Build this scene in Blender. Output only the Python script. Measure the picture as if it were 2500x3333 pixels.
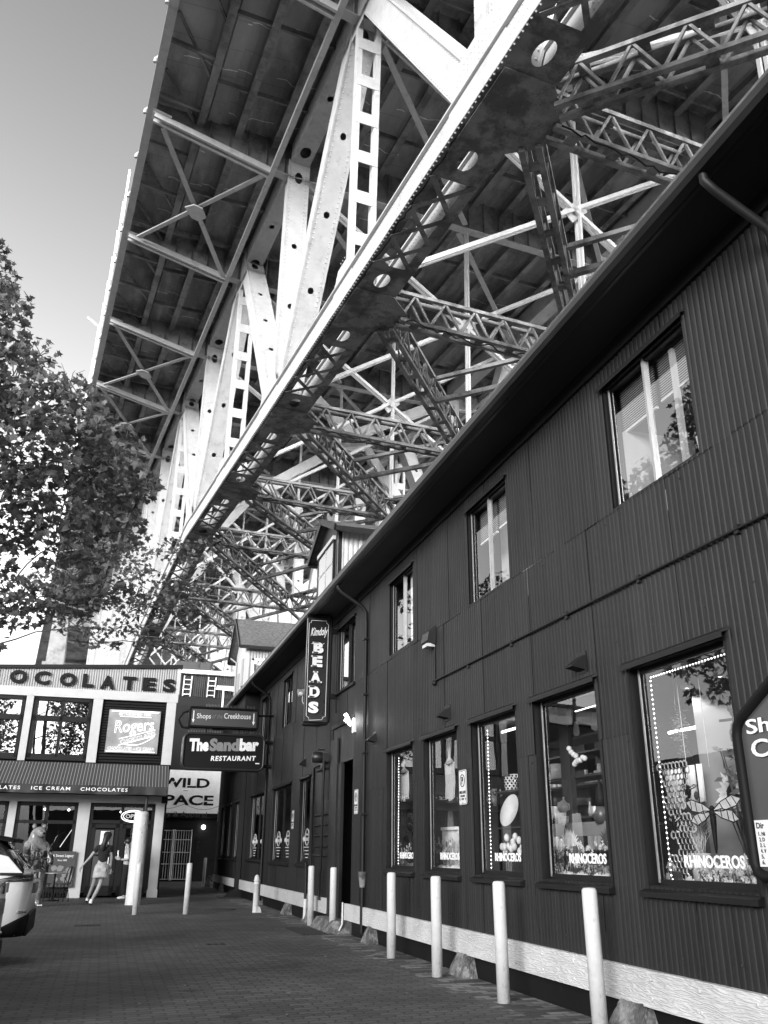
import bpy, bmesh, math, random
from mathutils import Vector, Matrix
random.seed(7)
S = bpy.context.scene
for o in list(bpy.data.objects): bpy.data.objects.remove(o, do_unlink=True)
COL = S.collection
V = Vector
R = math.radians

# ------------------------------------------------------------ camera, sky, sun, exposure
EYE = V((0.0, 0.0, 1.32))
cam_d = bpy.data.cameras.new('camera'); cam = bpy.data.objects.new('camera', cam_d); COL.objects.link(cam)
cam_d.sensor_fit = 'VERTICAL'; cam_d.sensor_height = 36.0; cam_d.lens = 30.26
cam_d.clip_start = 0.05; cam_d.clip_end = 2000
_p, _r, _y = R(21.56691), R(-0.42155), R(16.75463)
_fw = V((math.sin(_y)*math.cos(_p), math.cos(_y)*math.cos(_p), math.sin(_p)))
_rt0 = V((math.cos(_y), -math.sin(_y), 0)); _up0 = _rt0.cross(_fw)
_rt = _rt0*math.cos(_r) - _up0*math.sin(_r); _up = _up0*math.cos(_r) + _rt0*math.sin(_r)
cam.matrix_world = Matrix(((_rt.x, _up.x, -_fw.x, EYE.x), (_rt.y, _up.y, -_fw.y, EYE.y), (_rt.z, _up.z, -_fw.z, EYE.z), (0, 0, 0, 1)))
S.camera = cam

SUN_EL, SUN_AZ = 12.0, -137.0      # azimuth from +Y towards +X
W = bpy.data.worlds.new('World'); S.world = W; W.use_nodes = True
wn = W.node_tree; wn.nodes.clear()
sky = wn.nodes.new('ShaderNodeTexSky'); sky.sky_type = 'NISHITA'; sky.sun_disc = False
sky.sun_elevation = R(SUN_EL); sky.sun_rotation = R(-SUN_AZ); sky.dust_density = 2.0; sky.air_density = 1.0
bwn = wn.nodes.new('ShaderNodeRGBToBW'); bg = wn.nodes.new('ShaderNodeBackground'); wo = wn.nodes.new('ShaderNodeOutputWorld')
wn.links.new(sky.outputs[0], bwn.inputs[0])
# pale haze low in the sky (direction based, so it is the same from everywhere)
_tc = wn.nodes.new('ShaderNodeTexCoord'); _sp = wn.nodes.new('ShaderNodeSeparateXYZ'); _mr = wn.nodes.new('ShaderNodeMapRange'); _mu = wn.nodes.new('ShaderNodeMath'); _mu.operation = 'MULTIPLY'
wn.links.new(_tc.outputs['Generated'], _sp.inputs[0]); wn.links.new(_sp.outputs[2], _mr.inputs[0])
_mr.inputs['From Min'].default_value = .08; _mr.inputs['From Max'].default_value = .85; _mr.inputs['To Min'].default_value = 2.05; _mr.inputs['To Max'].default_value = .84
wn.links.new(bwn.outputs[0], _mu.inputs[0]); wn.links.new(_mr.outputs[0], _mu.inputs[1]); wn.links.new(_mu.outputs[0], bg.inputs[0]); wn.links.new(bg.outputs[0], wo.inputs[0])
bg.inputs[1].default_value = 0.13
sl = bpy.data.lights.new('sun', 'SUN'); sl.energy = 2.2; sl.angle = R(26); sl.color = (1, 1, 1)
so = bpy.data.objects.new('sun', sl); COL.objects.link(so)
_sd = V((math.sin(R(SUN_AZ))*math.cos(R(SUN_EL)), math.cos(R(SUN_AZ))*math.cos(R(SUN_EL)), math.sin(R(SUN_EL))))
so.rotation_euler = _sd.to_track_quat('Z', 'Y').to_euler(); so.location = (-30, -10, 40)
S.view_settings.view_transform = 'Standard'; S.view_settings.look = 'None'
S.view_settings.gamma = 1; S.view_settings.exposure = 1.5; S.view_settings.use_curve_mapping = False
S.render.engine = 'CYCLES'
S.cycles.max_bounces = 8; S.cycles.transparent_max_bounces = 24; S.cycles.glossy_bounces = 4; S.cycles.diffuse_bounces = 4

# ------------------------------------------------------------ materials (the photograph is black and white: every colour is a grey)
def nd(nt, t, **k):
    n = nt.nodes.new(t)
    for a, b in k.items(): setattr(n, a, b)
    return n
def newmat(name):
    m = bpy.data.materials.new(name); m.use_nodes = True
    return m, m.node_tree, m.node_tree.nodes['Principled BSDF']
def g3(v): return (v, v, v, 1)
def mat(name, col, rough=0.6, var=0.0, scale=3.0, bump=0.0, bscale=40.0, metal=0.0, spec=0.5, stretch=(1,1,1), detail=6, stain=None, emis=0):
    m, nt, p = newmat(name); L = nt.links.new
    p.inputs['Roughness'].default_value = rough; p.inputs['Metallic'].default_value = metal
    p.inputs['Specular IOR Level'].default_value = spec
    p.inputs['Base Color'].default_value = g3(col)
    tc = nd(nt, 'ShaderNodeTexCoord')
    mp = nd(nt, 'ShaderNodeMapping'); mp.inputs['Scale'].default_value = stretch; L(tc.outputs['Object'], mp.inputs[0])
    if var > 0:
        n = nd(nt, 'ShaderNodeTexNoise'); n.inputs['Scale'].default_value = scale; n.inputs['Detail'].default_value = detail; n.inputs['Roughness'].default_value = 0.65
        L(mp.outputs[0], n.inputs[0])
        r = nd(nt, 'ShaderNodeValToRGB'); r.color_ramp.elements[0].position = .3; r.color_ramp.elements[1].position = .7
        r.color_ramp.elements[0].color = g3(max(0, col*(1-var))); r.color_ramp.elements[1].color = g3(min(1, col*(1+var)))
        L(n.outputs[0], r.inputs[0]); out = r.outputs[0]
        if stain:
            n2 = nd(nt, 'ShaderNodeTexNoise'); n2.inputs['Scale'].default_value = stain[0]; n2.inputs['Detail'].default_value = 8; n2.inputs['Roughness'].default_value = .7
            L(mp.outputs[0], n2.inputs[0])
            r2 = nd(nt, 'ShaderNodeValToRGB'); r2.color_ramp.elements[0].position = stain[1]; r2.color_ramp.elements[1].position = stain[1]+.12
            r2.color_ramp.elements[0].color = g3(stain[2]); r2.color_ramp.elements[1].color = g3(1)
            L(n2.outputs[0], r2.inputs[0])
            mx = nd(nt, 'ShaderNodeMixRGB', blend_type='MULTIPLY'); mx.inputs[0].default_value = 1
            L(out, mx.inputs[1]); L(r2.outputs[0], mx.inputs[2]); out = mx.outputs[0]
        L(out, p.inputs['Base Color'])
        rr = nd(nt, 'ShaderNodeMapRange'); rr.inputs['To Min'].default_value = max(0.02, rough-.12); rr.inputs['To Max'].default_value = min(1, rough+.12)
        L(n.outputs[0], rr.inputs[0]); L(rr.outputs[0], p.inputs['Roughness'])
    if bump > 0:
        n3 = nd(nt, 'ShaderNodeTexNoise'); n3.inputs['Scale'].default_value = bscale; n3.inputs['Detail'].default_value = 5
        L(mp.outputs[0], n3.inputs[0])
        b = nd(nt, 'ShaderNodeBump'); b.inputs['Strength'].default_value = bump; b.inputs['Distance'].default_value = .02
        L(n3.outputs[0], b.inputs['Height']); L(b.outputs[0], p.inputs['Normal'])
    if emis:
        p.inputs['Emission Color'].default_value = g3(1); p.inputs['Emission Strength'].default_value = emis
    return m
M = {}
M['steel'] = mat('painted_bridge_steel', .52, .6, .10, 2.5, .12, 60, stain=(2.2, .33, .78))
M['steel_dark'] = mat('dark_bridge_steel', .24, .7, .35, 1.5, .25, 50, stain=(1.2, .42, .4))  # darker steel for chord bottom plates, lacing, lateral gussets and lattice struts
M['steel_girder'] = mat('stained_girder_steel', .24, .6, .3, .8, .15, 50, stain=(1.0, .42, .5))
def deck_mat():
    """board marked concrete soffit with damp patches, pale leached cracks and form joints"""
    m = mat('deck_concrete', .38, .9, .4, .55, .4, 30, stretch=(1, .35, 1), stain=(.35, .42, .5)); nt = m.node_tree; L = nt.links.new; p = nt.nodes['Principled BSDF']
    src = p.inputs['Base Color'].links[0].from_socket; tc = nd(nt, 'ShaderNodeTexCoord'); s = nd(nt, 'ShaderNodeSeparateXYZ'); L(tc.outputs['Object'], s.inputs[0])
    n = nd(nt, 'ShaderNodeTexNoise'); n.inputs['Scale'].default_value = .9; n.inputs['Detail'].default_value = 5; L(tc.outputs['Object'], n.inputs[0])
    def mth(op, a, b=None):
        q_ = nd(nt, 'ShaderNodeMath', operation=op)
        for i, q in enumerate((a, b)):
            if q is None: continue
            if isinstance(q, (int, float)): q_.inputs[i].default_value = q
            else: L(q, q_.inputs[i])
        return q_.outputs[0]
    y = mth('ADD', s.outputs[1], mth('MULTIPLY', n.outputs[0], .5))
    crack = mth('LESS_THAN', mth('FRACT', mth('DIVIDE', y, 2.1)), .018)
    n2 = nd(nt, 'ShaderNodeTexNoise'); n2.inputs['Scale'].default_value = .6; L(tc.outputs['Object'], n2.inputs[0])
    crack = mth('MULTIPLY', crack, mth('GREATER_THAN', n2.outputs[0], .50))
    joint = mth('LESS_THAN', mth('FRACT', mth('DIVIDE', s.outputs[1], 1.22)), .02)
    k = mth('SUBTRACT', mth('ADD', 1, mth('MULTIPLY', crack, 1.7)), mth('MULTIPLY', joint, .35))
    sc = nd(nt, 'ShaderNodeVectorMath', operation='SCALE'); L(src, sc.inputs[0]); L(k, sc.inputs['Scale']); L(sc.outputs[0], p.inputs['Base Color'])
    return m
M['concrete'] = deck_mat()
M['pier'] = mat('pier_concrete', .40, .9, .25, .8, .4, 20, stain=(.7, .4, .6))
def siding_mat():
    """dark painted corrugated iron: each sheet a slightly different tone, vertical water streaks, chalky patches and scuffs"""
    m, nt, p = newmat('painted_corrugated_iron'); L = nt.links.new
    tc = nd(nt, 'ShaderNodeTexCoord'); s = nd(nt, 'ShaderNodeSeparateXYZ'); L(tc.outputs['Object'], s.inputs[0])
    def mth(op, a, b=None):
        n = nd(nt, 'ShaderNodeMath', operation=op)
        for i, q in enumerate((a, b)):
            if q is None: continue
            if isinstance(q, (int, float)): n.inputs[i].default_value = q
            else: L(q, n.inputs[i])
        return n.outputs[0]
    band = mth('ADD', mth('GREATER_THAN', s.outputs[2], 2.28), mth('GREATER_THAN', s.outputs[2], 4.28))
    sheet = mth('FLOOR', mth('DIVIDE', mth('ADD', s.outputs[1], mth('MULTIPLY', band, .23)), .66))
    wn_ = nd(nt, 'ShaderNodeTexWhiteNoise', noise_dimensions='2D'); c = nd(nt, 'ShaderNodeCombineXYZ'); L(sheet, c.inputs[0]); L(band, c.inputs[1]); L(c.outputs[0], wn_.inputs[0])
    k1 = mth('ADD', mth('MULTIPLY', wn_.outputs['Value'], .45), .78)
    mp = nd(nt, 'ShaderNodeMapping'); mp.inputs['Scale'].default_value = (1, 9, .35); L(tc.outputs['Object'], mp.inputs[0])
    n1 = nd(nt, 'ShaderNodeTexNoise'); n1.inputs['Scale'].default_value = 1.5; n1.inputs['Detail'].default_value = 6; L(mp.outputs[0], n1.inputs[0])
    k2 = nd(nt, 'ShaderNodeMapRange'); k2.inputs['From Min'].default_value = .3; k2.inputs['From Max'].default_value = .7; k2.inputs['To Min'].default_value = .7; k2.inputs['To Max'].default_value = 1.3; L(n1.outputs[0], k2.inputs[0])
    n2 = nd(nt, 'ShaderNodeTexNoise'); n2.inputs['Scale'].default_value = 1.1; n2.inputs['Detail'].default_value = 9; n2.inputs['Roughness'].default_value = .7; L(tc.outputs['Object'], n2.inputs[0])
    k3 = nd(nt, 'ShaderNodeMapRange'); k3.inputs['From Min'].default_value = .66; k3.inputs['From Max'].default_value = .74; k3.inputs['To Min'].default_value = 1; k3.inputs['To Max'].default_value = 2.6; L(n2.outputs[0], k3.inputs[0])
    col = mth('MULTIPLY', mth('MULTIPLY', mth('MULTIPLY', k1, k2.outputs[0]), k3.outputs[0]), .0145)
    L(col, p.inputs['Base Color']); L(mth('ADD', mth('MULTIPLY', n2.outputs[0], .35), .35), p.inputs['Roughness']); p.inputs['Specular IOR Level'].default_value = .32
    n3 = nd(nt, 'ShaderNodeTexNoise'); n3.inputs['Scale'].default_value = 2.6; n3.inputs['Detail'].default_value = 3; L(tc.outputs['Object'], n3.inputs[0])
    b = nd(nt, 'ShaderNodeBump'); b.inputs['Strength'].default_value = .35; b.inputs['Distance'].default_value = .02; L(n3.outputs[0], b.inputs['Height']); L(b.outputs[0], p.inputs['Normal'])
    return m
M['siding'] = siding_mat()
M['siding_dk'] = mat('dark_painted_iron', .010, .55, .15, 1.2, spec=.3)
M['trim'] = mat('black_window_trim', .008, .5, .2, 5, spec=.25)
M['black'] = mat('black_paint', .006, .6, spec=.2)
M['soffit'] = mat('soffit_board', .012, .7, .3, 1.5)
M['gutter'] = mat('gutter_metal', .018, .35, .2, 2)
M['alu'] = mat('aluminium_frame', .45, .35, .1, 4, metal=.6)
M['white'] = mat('white_paint', .72, .5, .06, 3, .08, 40)
M['cream'] = mat('cream_painted_wood', .50, .6, .08, 2.5, .1, 60, stain=(1.5, .3, .85))
M['bollard'] = mat('white_bollard_paint', .62, .45, .06, 6, .2, 30, stain=(9.0, .33, .75))
M['lightband'] = mat('parapet_corrugated_metal', .30, .45, .12, 2)
M['galv'] = mat('galvanised_corrugated_metal', .55, .4, .2, 2)
M['shingle'] = mat('roof_shingles', .10, .9, .5, 9, .5, 20)
M['asph'] = mat('roof_felt', .05, .9, .2, 3)
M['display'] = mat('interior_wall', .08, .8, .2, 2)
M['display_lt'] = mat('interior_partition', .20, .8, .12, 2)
M['cloth'] = mat('white_cloth', .85, .9, .08, 8, .2, 30)
M['petal'] = mat('pale_petals', .65, .7, .2, 25)
M['ceramic'] = mat('glazed_ceramic', .55, .2, .25, 12)
M['leafdark'] = mat('display_leaves', .06, .6, .4, 20)
M['concblock'] = mat('footing_concrete', .22, .95, .5, 8, .8, 40, stain=(6, .45, .4))
M['rust'] = mat('cast_iron', .03, .7, .4, 12)
M['chrome'] = mat('chrome_trim', .6, .15, metal=1)
M['carpaint'] = mat('white_car_paint', .70, .18, .02, 2, spec=.7)
M['tyre'] = mat('tyre_rubber', .02, .85)
M['lens'] = mat('dark_tail_lamp_lens', .03, .05, spec=.9)
M['skin'] = mat('skin', .34, .55, .08, 12)
M['blackcloth'] = mat('black_cotton', .012, .95, .3, 15)
M['denim'] = mat('pale_denim', .42, .9, .15, 30, .3, 60)
M['hair'] = mat('dark_hair', .012, .5, .4, 30)
M['bark'] = mat('tree_bark', .06, .9, .5, 6, .6, 20)
M['brick'] = mat('unseen_dark_brick', .10, .9, .3, 4, .3, 30)
M['signface'] = mat('dark_sign_face', .02, .3, .15, 3)
M['signgrey'] = mat('grey_sign_face', .06, .35, .1, 3)
M['rope'] = mat('cotton_rope', .55, .95, .2, 40)
M['wood'] = mat('dark_wood', .05, .6, .4, 6, stretch=(1, 1, .2))
def emit(name, s):
    m, nt, p = newmat(name); p.inputs['Base Color'].default_value = g3(.8)
    p.inputs['Emission Color'].default_value = g3(1); p.inputs['Emission Strength'].default_value = s
    return m
M['bulb'] = emit('lit_bulb', 3); M['tube'] = emit('fluorescent_tube', 2.5); M['neon'] = emit('neon_tube', .7); M['hot'] = emit('bright_lamp', 8); M['reflection_glow'] = emit('tube_reflection_glow', .25)
def glassmat(name, f0, tint, rough=0.0):
    """thin pane: clear, with a mirror share that grows towards grazing view (Schlick), same from both faces"""
    m = bpy.data.materials.new(name); m.use_nodes = True; nt = m.node_tree; nt.nodes.clear(); L = nt.links.new
    o = nd(nt, 'ShaderNodeOutputMaterial'); mx = nd(nt, 'ShaderNodeMixShader'); tr = nd(nt, 'ShaderNodeBsdfTransparent'); gl = nd(nt, 'ShaderNodeBsdfGlossy')
    gl.inputs['Roughness'].default_value = rough; gl.inputs[0].default_value = g3(1); tr.inputs[0].default_value = g3(tint)
    ge = nd(nt, 'ShaderNodeNewGeometry'); dt = nd(nt, 'ShaderNodeVectorMath', operation='DOT_PRODUCT'); L(ge.outputs['Normal'], dt.inputs[0]); L(ge.outputs['Incoming'], dt.inputs[1])
    ab = nd(nt, 'ShaderNodeMath', operation='ABSOLUTE'); L(dt.outputs['Value'], ab.inputs[0]); su = nd(nt, 'ShaderNodeMath', operation='SUBTRACT'); su.inputs[0].default_value = 1; L(ab.outputs[0], su.inputs[1])
    pw = nd(nt, 'ShaderNodeMath', operation='POWER'); L(su.outputs[0], pw.inputs[0]); pw.inputs[1].default_value = 4.5
    ma = nd(nt, 'ShaderNodeMath', operation='MULTIPLY_ADD'); L(pw.outputs[0], ma.inputs[0]); ma.inputs[1].default_value = 1-f0; ma.inputs[2].default_value = f0
    n = nd(nt, 'ShaderNodeTexNoise'); n.inputs['Scale'].default_value = 1.3; b = nd(nt, 'ShaderNodeBump'); b.inputs['Strength'].default_value = .012; b.inputs['Distance'].default_value = .1
    tc = nd(nt, 'ShaderNodeTexCoord'); L(tc.outputs['Object'], n.inputs[0]); L(n.outputs[0], b.inputs['Height']); L(b.outputs[0], gl.inputs['Normal'])
    L(ma.outputs[0], mx.inputs[0]); L(tr.outputs[0], mx.inputs[1]); L(gl.outputs[0], mx.inputs[2]); L(mx.outputs[0], o.inputs[0])
    return m
M['glass'] = glassmat('shop_window_glass', .05, .95); M['glass2'] = glassmat('coated_upper_glass', .22, .9); M['glassclear'] = glassmat('clear_glass', .05, .97)
def leafmat(name, col):
    m = bpy.data.materials.new(name); m.use_nodes = True; nt = m.node_tree; nt.nodes.clear(); L = nt.links.new
    o = nd(nt, 'ShaderNodeOutputMaterial'); mx = nd(nt, 'ShaderNodeMixShader'); d = nd(nt, 'ShaderNodeBsdfPrincipled'); t = nd(nt, 'ShaderNodeBsdfTranslucent')
    n = nd(nt, 'ShaderNodeTexNoise'); n.inputs['Scale'].default_value = 1.6; n.inputs['Detail'].default_value = 4; tc = nd(nt, 'ShaderNodeTexCoord'); L(tc.outputs['Object'], n.inputs[0])
    r = nd(nt, 'ShaderNodeValToRGB'); r.color_ramp.elements[0].position = .35; r.color_ramp.elements[1].position = .68
    r.color_ramp.elements[0].color = g3(col*.55); r.color_ramp.elements[1].color = g3(col*1.7); L(n.outputs[0], r.inputs[0])
    L(r.outputs[0], d.inputs['Base Color']); L(r.outputs[0], t.inputs[0]); d.inputs['Roughness'].default_value = .45
    mx.inputs[0].default_value = .3; L(d.outputs[0], mx.inputs[1]); L(t.outputs[0], mx.inputs[2]); L(mx.outputs[0], o.inputs[0])
    return m
M['leaf'] = leafmat('plane_tree_leaves', .095)

def paving_mat():
    m, nt, p = newmat('herringbone_paver_bricks'); L = nt.links.new
    tc = nd(nt, 'ShaderNodeTexCoord')
    nz = nd(nt, 'ShaderNodeTexNoise'); nz.inputs['Scale'].default_value = 14; L(tc.outputs['Object'], nz.inputs[0])
    # wavy interlocking joints: the coordinates are nudged by a little sine along each brick
    sep = nd(nt, 'ShaderNodeSeparateXYZ'); L(tc.outputs['Object'], sep.inputs[0])
    def mth(op, a, b=None):
        n = nd(nt, 'ShaderNodeMath', operation=op)
        for i, q in enumerate((a, b)):
            if q is None: continue
            if isinstance(q, (int, float)): n.inputs[i].default_value = q
            else: L(q, n.inputs[i])
        return n.outputs[0]
    wx = mth('MULTIPLY', mth('SINE', mth('MULTIPLY', sep.outputs['Y'], 56)), .010)
    wy = mth('MULTIPLY', mth('SINE', mth('MULTIPLY', sep.outputs['X'], 56)), .012)
    cb = nd(nt, 'ShaderNodeCombineXYZ'); L(mth('ADD', sep.outputs['X'], wx), cb.inputs[0]); L(mth('ADD', sep.outputs['Y'], wy), cb.inputs[1])
    br = nd(nt, 'ShaderNodeTexBrick'); L(cb.outputs[0], br.inputs[0])
    br.inputs['Scale'].default_value = 1; br.inputs['Brick Width'].default_value = .225; br.inputs['Row Height'].default_value = .1125
    br.inputs['Mortar Size'].default_value = .008; br.inputs['Mortar Smooth'].default_value = .3
    br.inputs['Color1'].default_value = g3(.112); br.inputs['Color2'].default_value = g3(.066); br.inputs['Mortar'].default_value = g3(.018)
    n1 = nd(nt, 'ShaderNodeTexNoise'); n1.inputs['Scale'].default_value = .55; n1.inputs['Detail'].default_value = 8; L(tc.outputs['Object'], n1.inputs[0])
    r1 = nd(nt, 'ShaderNodeMapRange'); r1.inputs['From Min'].default_value = .3; r1.inputs['From Max'].default_value = .7; r1.inputs['To Min'].default_value = .6; r1.inputs['To Max'].default_value = 1.35; L(n1.outputs[0], r1.inputs[0])
    n2 = nd(nt, 'ShaderNodeTexNoise'); n2.inputs['Scale'].default_value = 90; n2.inputs['Detail'].default_value = 3; L(tc.outputs['Object'], n2.inputs[0])
    r2 = nd(nt, 'ShaderNodeMapRange'); r2.inputs['From Min'].default_value = .3; r2.inputs['From Max'].default_value = .7; r2.inputs['To Min'].default_value = .65; r2.inputs['To Max'].default_value = 1.35; L(n2.outputs[0], r2.inputs[0])
    # scattered oil and gum spots
    vo = nd(nt, 'ShaderNodeTexVoronoi'); vo.inputs['Scale'].default_value = 1.1; L(tc.outputs['Object'], vo.inputs[0])
    r3 = nd(nt, 'ShaderNodeMapRange'); r3.inputs['From Min'].default_value = .05; r3.inputs['From Max'].default_value = .12; r3.inputs['To Min'].default_value = .45; r3.inputs['To Max'].default_value = 1; L(vo.outputs['Distance'], r3.inputs[0])
    k = mth('MULTIPLY', mth('MULTIPLY', r1.outputs[0], r2.outputs[0]), r3.outputs[0])
    # strip of older, uneven bricks along the wall foot
    b2 = nd(nt, 'ShaderNodeTexBrick'); L(tc.outputs['Object'], b2.inputs[0]); b2.inputs['Scale'].default_value = 1; b2.inputs['Brick Width'].default_value = .225; b2.inputs['Row Height'].default_value = .1125
    b2.inputs['Mortar Size'].default_value = .006; b2.inputs['Color1'].default_value = g3(.045); b2.inputs['Color2'].default_value = g3(.30); b2.inputs['Mortar'].default_value = g3(.03); b2.inputs['Bias'].default_value = -.25
    wn_ = nd(nt, 'ShaderNodeTexNoise'); wn_.inputs['Scale'].default_value = 2.2; L(tc.outputs['Object'], wn_.inputs[0])
    edge = nd(nt, 'ShaderNodeMapRange'); edge.inputs['From Min'].default_value = 3.62; edge.inputs['From Max'].default_value = 3.66
    L(mth('ADD', sep.outputs['X'], mth('MULTIPLY', mth('SUBTRACT', wn_.outputs[0], .5), .9)), edge.inputs[0])
    mx = nd(nt, 'ShaderNodeMixRGB'); L(edge.outputs[0], mx.inputs[0]); L(br.outputs[0], mx.inputs[1]); L(b2.outputs[0], mx.inputs[2])
    mu = nd(nt, 'ShaderNodeVectorMath', operation='SCALE'); L(mx.outputs[0], mu.inputs[0]); L(k, mu.inputs['Scale'])
    L(mu.outputs[0], p.inputs['Base Color']); p.inputs['Roughness'].default_value = .72
    bp = nd(nt, 'ShaderNodeBump'); bp.inputs['Strength'].default_value = .55; bp.inputs['Distance'].default_value = .008
    L(mth('ADD', mth('MULTIPLY', br.outputs['Fac'], -1), mth('MULTIPLY', n2.outputs[0], .45)), bp.inputs['Height']); L(bp.outputs[0], p.inputs['Normal'])
    return m
M['paving'] = paving_mat()
def grain_mat():
    m, nt, p = newmat('white_painted_plywood_grain'); L = nt.links.new
    tc = nd(nt, 'ShaderNodeTexCoord'); mp = nd(nt, 'ShaderNodeMapping'); mp.inputs['Scale'].default_value = (1, .9, 8); L(tc.outputs['Object'], mp.inputs[0])
    n = nd(nt, 'ShaderNodeTexNoise'); n.inputs['Scale'].default_value = 2.2; n.inputs['Detail'].default_value = 3; L(mp.outputs[0], n.inputs[0])
    ms = nd(nt, 'ShaderNodeMath', operation='MULTIPLY'); ms.inputs[1].default_value = 60; L(n.outputs[0], ms.inputs[0])
    sn = nd(nt, 'ShaderNodeMath', operation='SINE'); L(ms.outputs[0], sn.inputs[0])
    r = nd(nt, 'ShaderNodeMapRange'); r.inputs['From Min'].default_value = -1; r.inputs['To Min'].default_value = .62; r.inputs['To Max'].default_value = .69; L(sn.outputs[0], r.inputs[0])
    n2 = nd(nt, 'ShaderNodeTexNoise'); n2.inputs['Scale'].default_value = 2; n2.inputs['Detail'].default_value = 8; L(tc.outputs['Object'], n2.inputs[0])
    r2 = nd(nt, 'ShaderNodeMapRange'); r2.inputs['From Min'].default_value = .3; r2.inputs['From Max'].default_value = .6; r2.inputs['To Min'].default_value = .75; L(n2.outputs[0], r2.inputs[0])
    mm = nd(nt, 'ShaderNodeMath', operation='MULTIPLY'); L(r.outputs[0], mm.inputs[0]); L(r2.outputs[0], mm.inputs[1]); L(mm.outputs[0], p.inputs['Base Color'])
    b = nd(nt, 'ShaderNodeBump'); b.inputs['Strength'].default_value = .5; b.inputs['Distance'].default_value = .006; L(sn.outputs[0], b.inputs['Height']); L(b.outputs[0], p.inputs['Normal'])
    p.inputs['Roughness'].default_value = .55
    return m
M['plank'] = grain_mat()
def stripe_mat():
    m, nt, p = newmat('striped_awning_canvas'); L = nt.links.new
    tc = nd(nt, 'ShaderNodeTexCoord'); s = nd(nt, 'ShaderNodeSeparateXYZ'); L(tc.outputs['Object'], s.inputs[0])
    a = nd(nt, 'ShaderNodeMath', operation='FRACT'); b = nd(nt, 'ShaderNodeMath', operation='MULTIPLY'); b.inputs[1].default_value = 1/.092; L(s.outputs[0], b.inputs[0]); L(b.outputs[0], a.inputs[0])
    c = nd(nt, 'ShaderNodeMath', operation='LESS_THAN'); c.inputs[1].default_value = .16; L(a.outputs[0], c.inputs[0])
    mx = nd(nt, 'ShaderNodeMixRGB'); mx.inputs[1].default_value = g3(.045); mx.inputs[2].default_value = g3(.32); L(c.outputs[0], mx.inputs[0]); L(mx.outputs[0], p.inputs['Base Color']); p.inputs['Roughness'].default_value = .8
    return m
M['stripe'] = stripe_mat()
def mural_mat():
    m, nt, p = newmat('painted_landscape_on_statue'); L = nt.links.new
    tc = nd(nt, 'ShaderNodeTexCoord'); s = nd(nt, 'ShaderNodeSeparateXYZ'); L(tc.outputs['Object'], s.inputs[0])
    w = nd(nt, 'ShaderNodeTexNoise'); w.inputs['Scale'].default_value = 6; w.inputs['Detail'].default_value = 8; w.inputs['Distortion'].default_value = 1.5; L(tc.outputs['Object'], w.inputs[0])
    r = nd(nt, 'ShaderNodeValToRGB'); e = r.color_ramp.elements; e[0].position = .40; e[0].color = g3(.02); e[1].position = .62; e[1].color = g3(.35); x = e.new(.53); x.color = g3(.05)
    L(w.outputs[0], r.inputs[0])
    # light painted head and light lower legs, dark forest band between
    z = nd(nt, 'ShaderNodeValToRGB'); e = z.color_ramp.elements; e[0].position = .0; e[0].color = g3(1); e[1].position = 1; e[1].color = g3(1)
    for q, c in ((.42, 1), (.50, 0), (.73, 0), (.78, 1)): x = e.new(q); x.color = g3(c)
    dv = nd(nt, 'ShaderNodeMath', operation='DIVIDE'); dv.inputs[1].default_value = 1.95; ad = nd(nt, 'ShaderNodeMath', operation='MULTIPLY_ADD'); ad.inputs[1].default_value = .12; L(w.outputs[0], ad.inputs[0]); L(dv.outputs[0], ad.inputs[2]); L(s.outputs[2], dv.inputs[0]); L(ad.outputs[0], z.inputs[0])
    w2 = nd(nt, 'ShaderNodeMapRange'); w2.inputs['From Min'].default_value = .3; w2.inputs['From Max'].default_value = .7; w2.inputs['To Min'].default_value = .12; w2.inputs['To Max'].default_value = .34; L(w.outputs[0], w2.inputs[0])
    mx = nd(nt, 'ShaderNodeMixRGB'); L(z.outputs[0], mx.inputs[0]); L(r.outputs[0], mx.inputs[1]); L(w2.outputs[0], mx.inputs[2]); L(mx.outputs[0], p.inputs['Base Color']); p.inputs['Roughness'].default_value = .25
    return m
M['mural'] = mural_mat()

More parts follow.
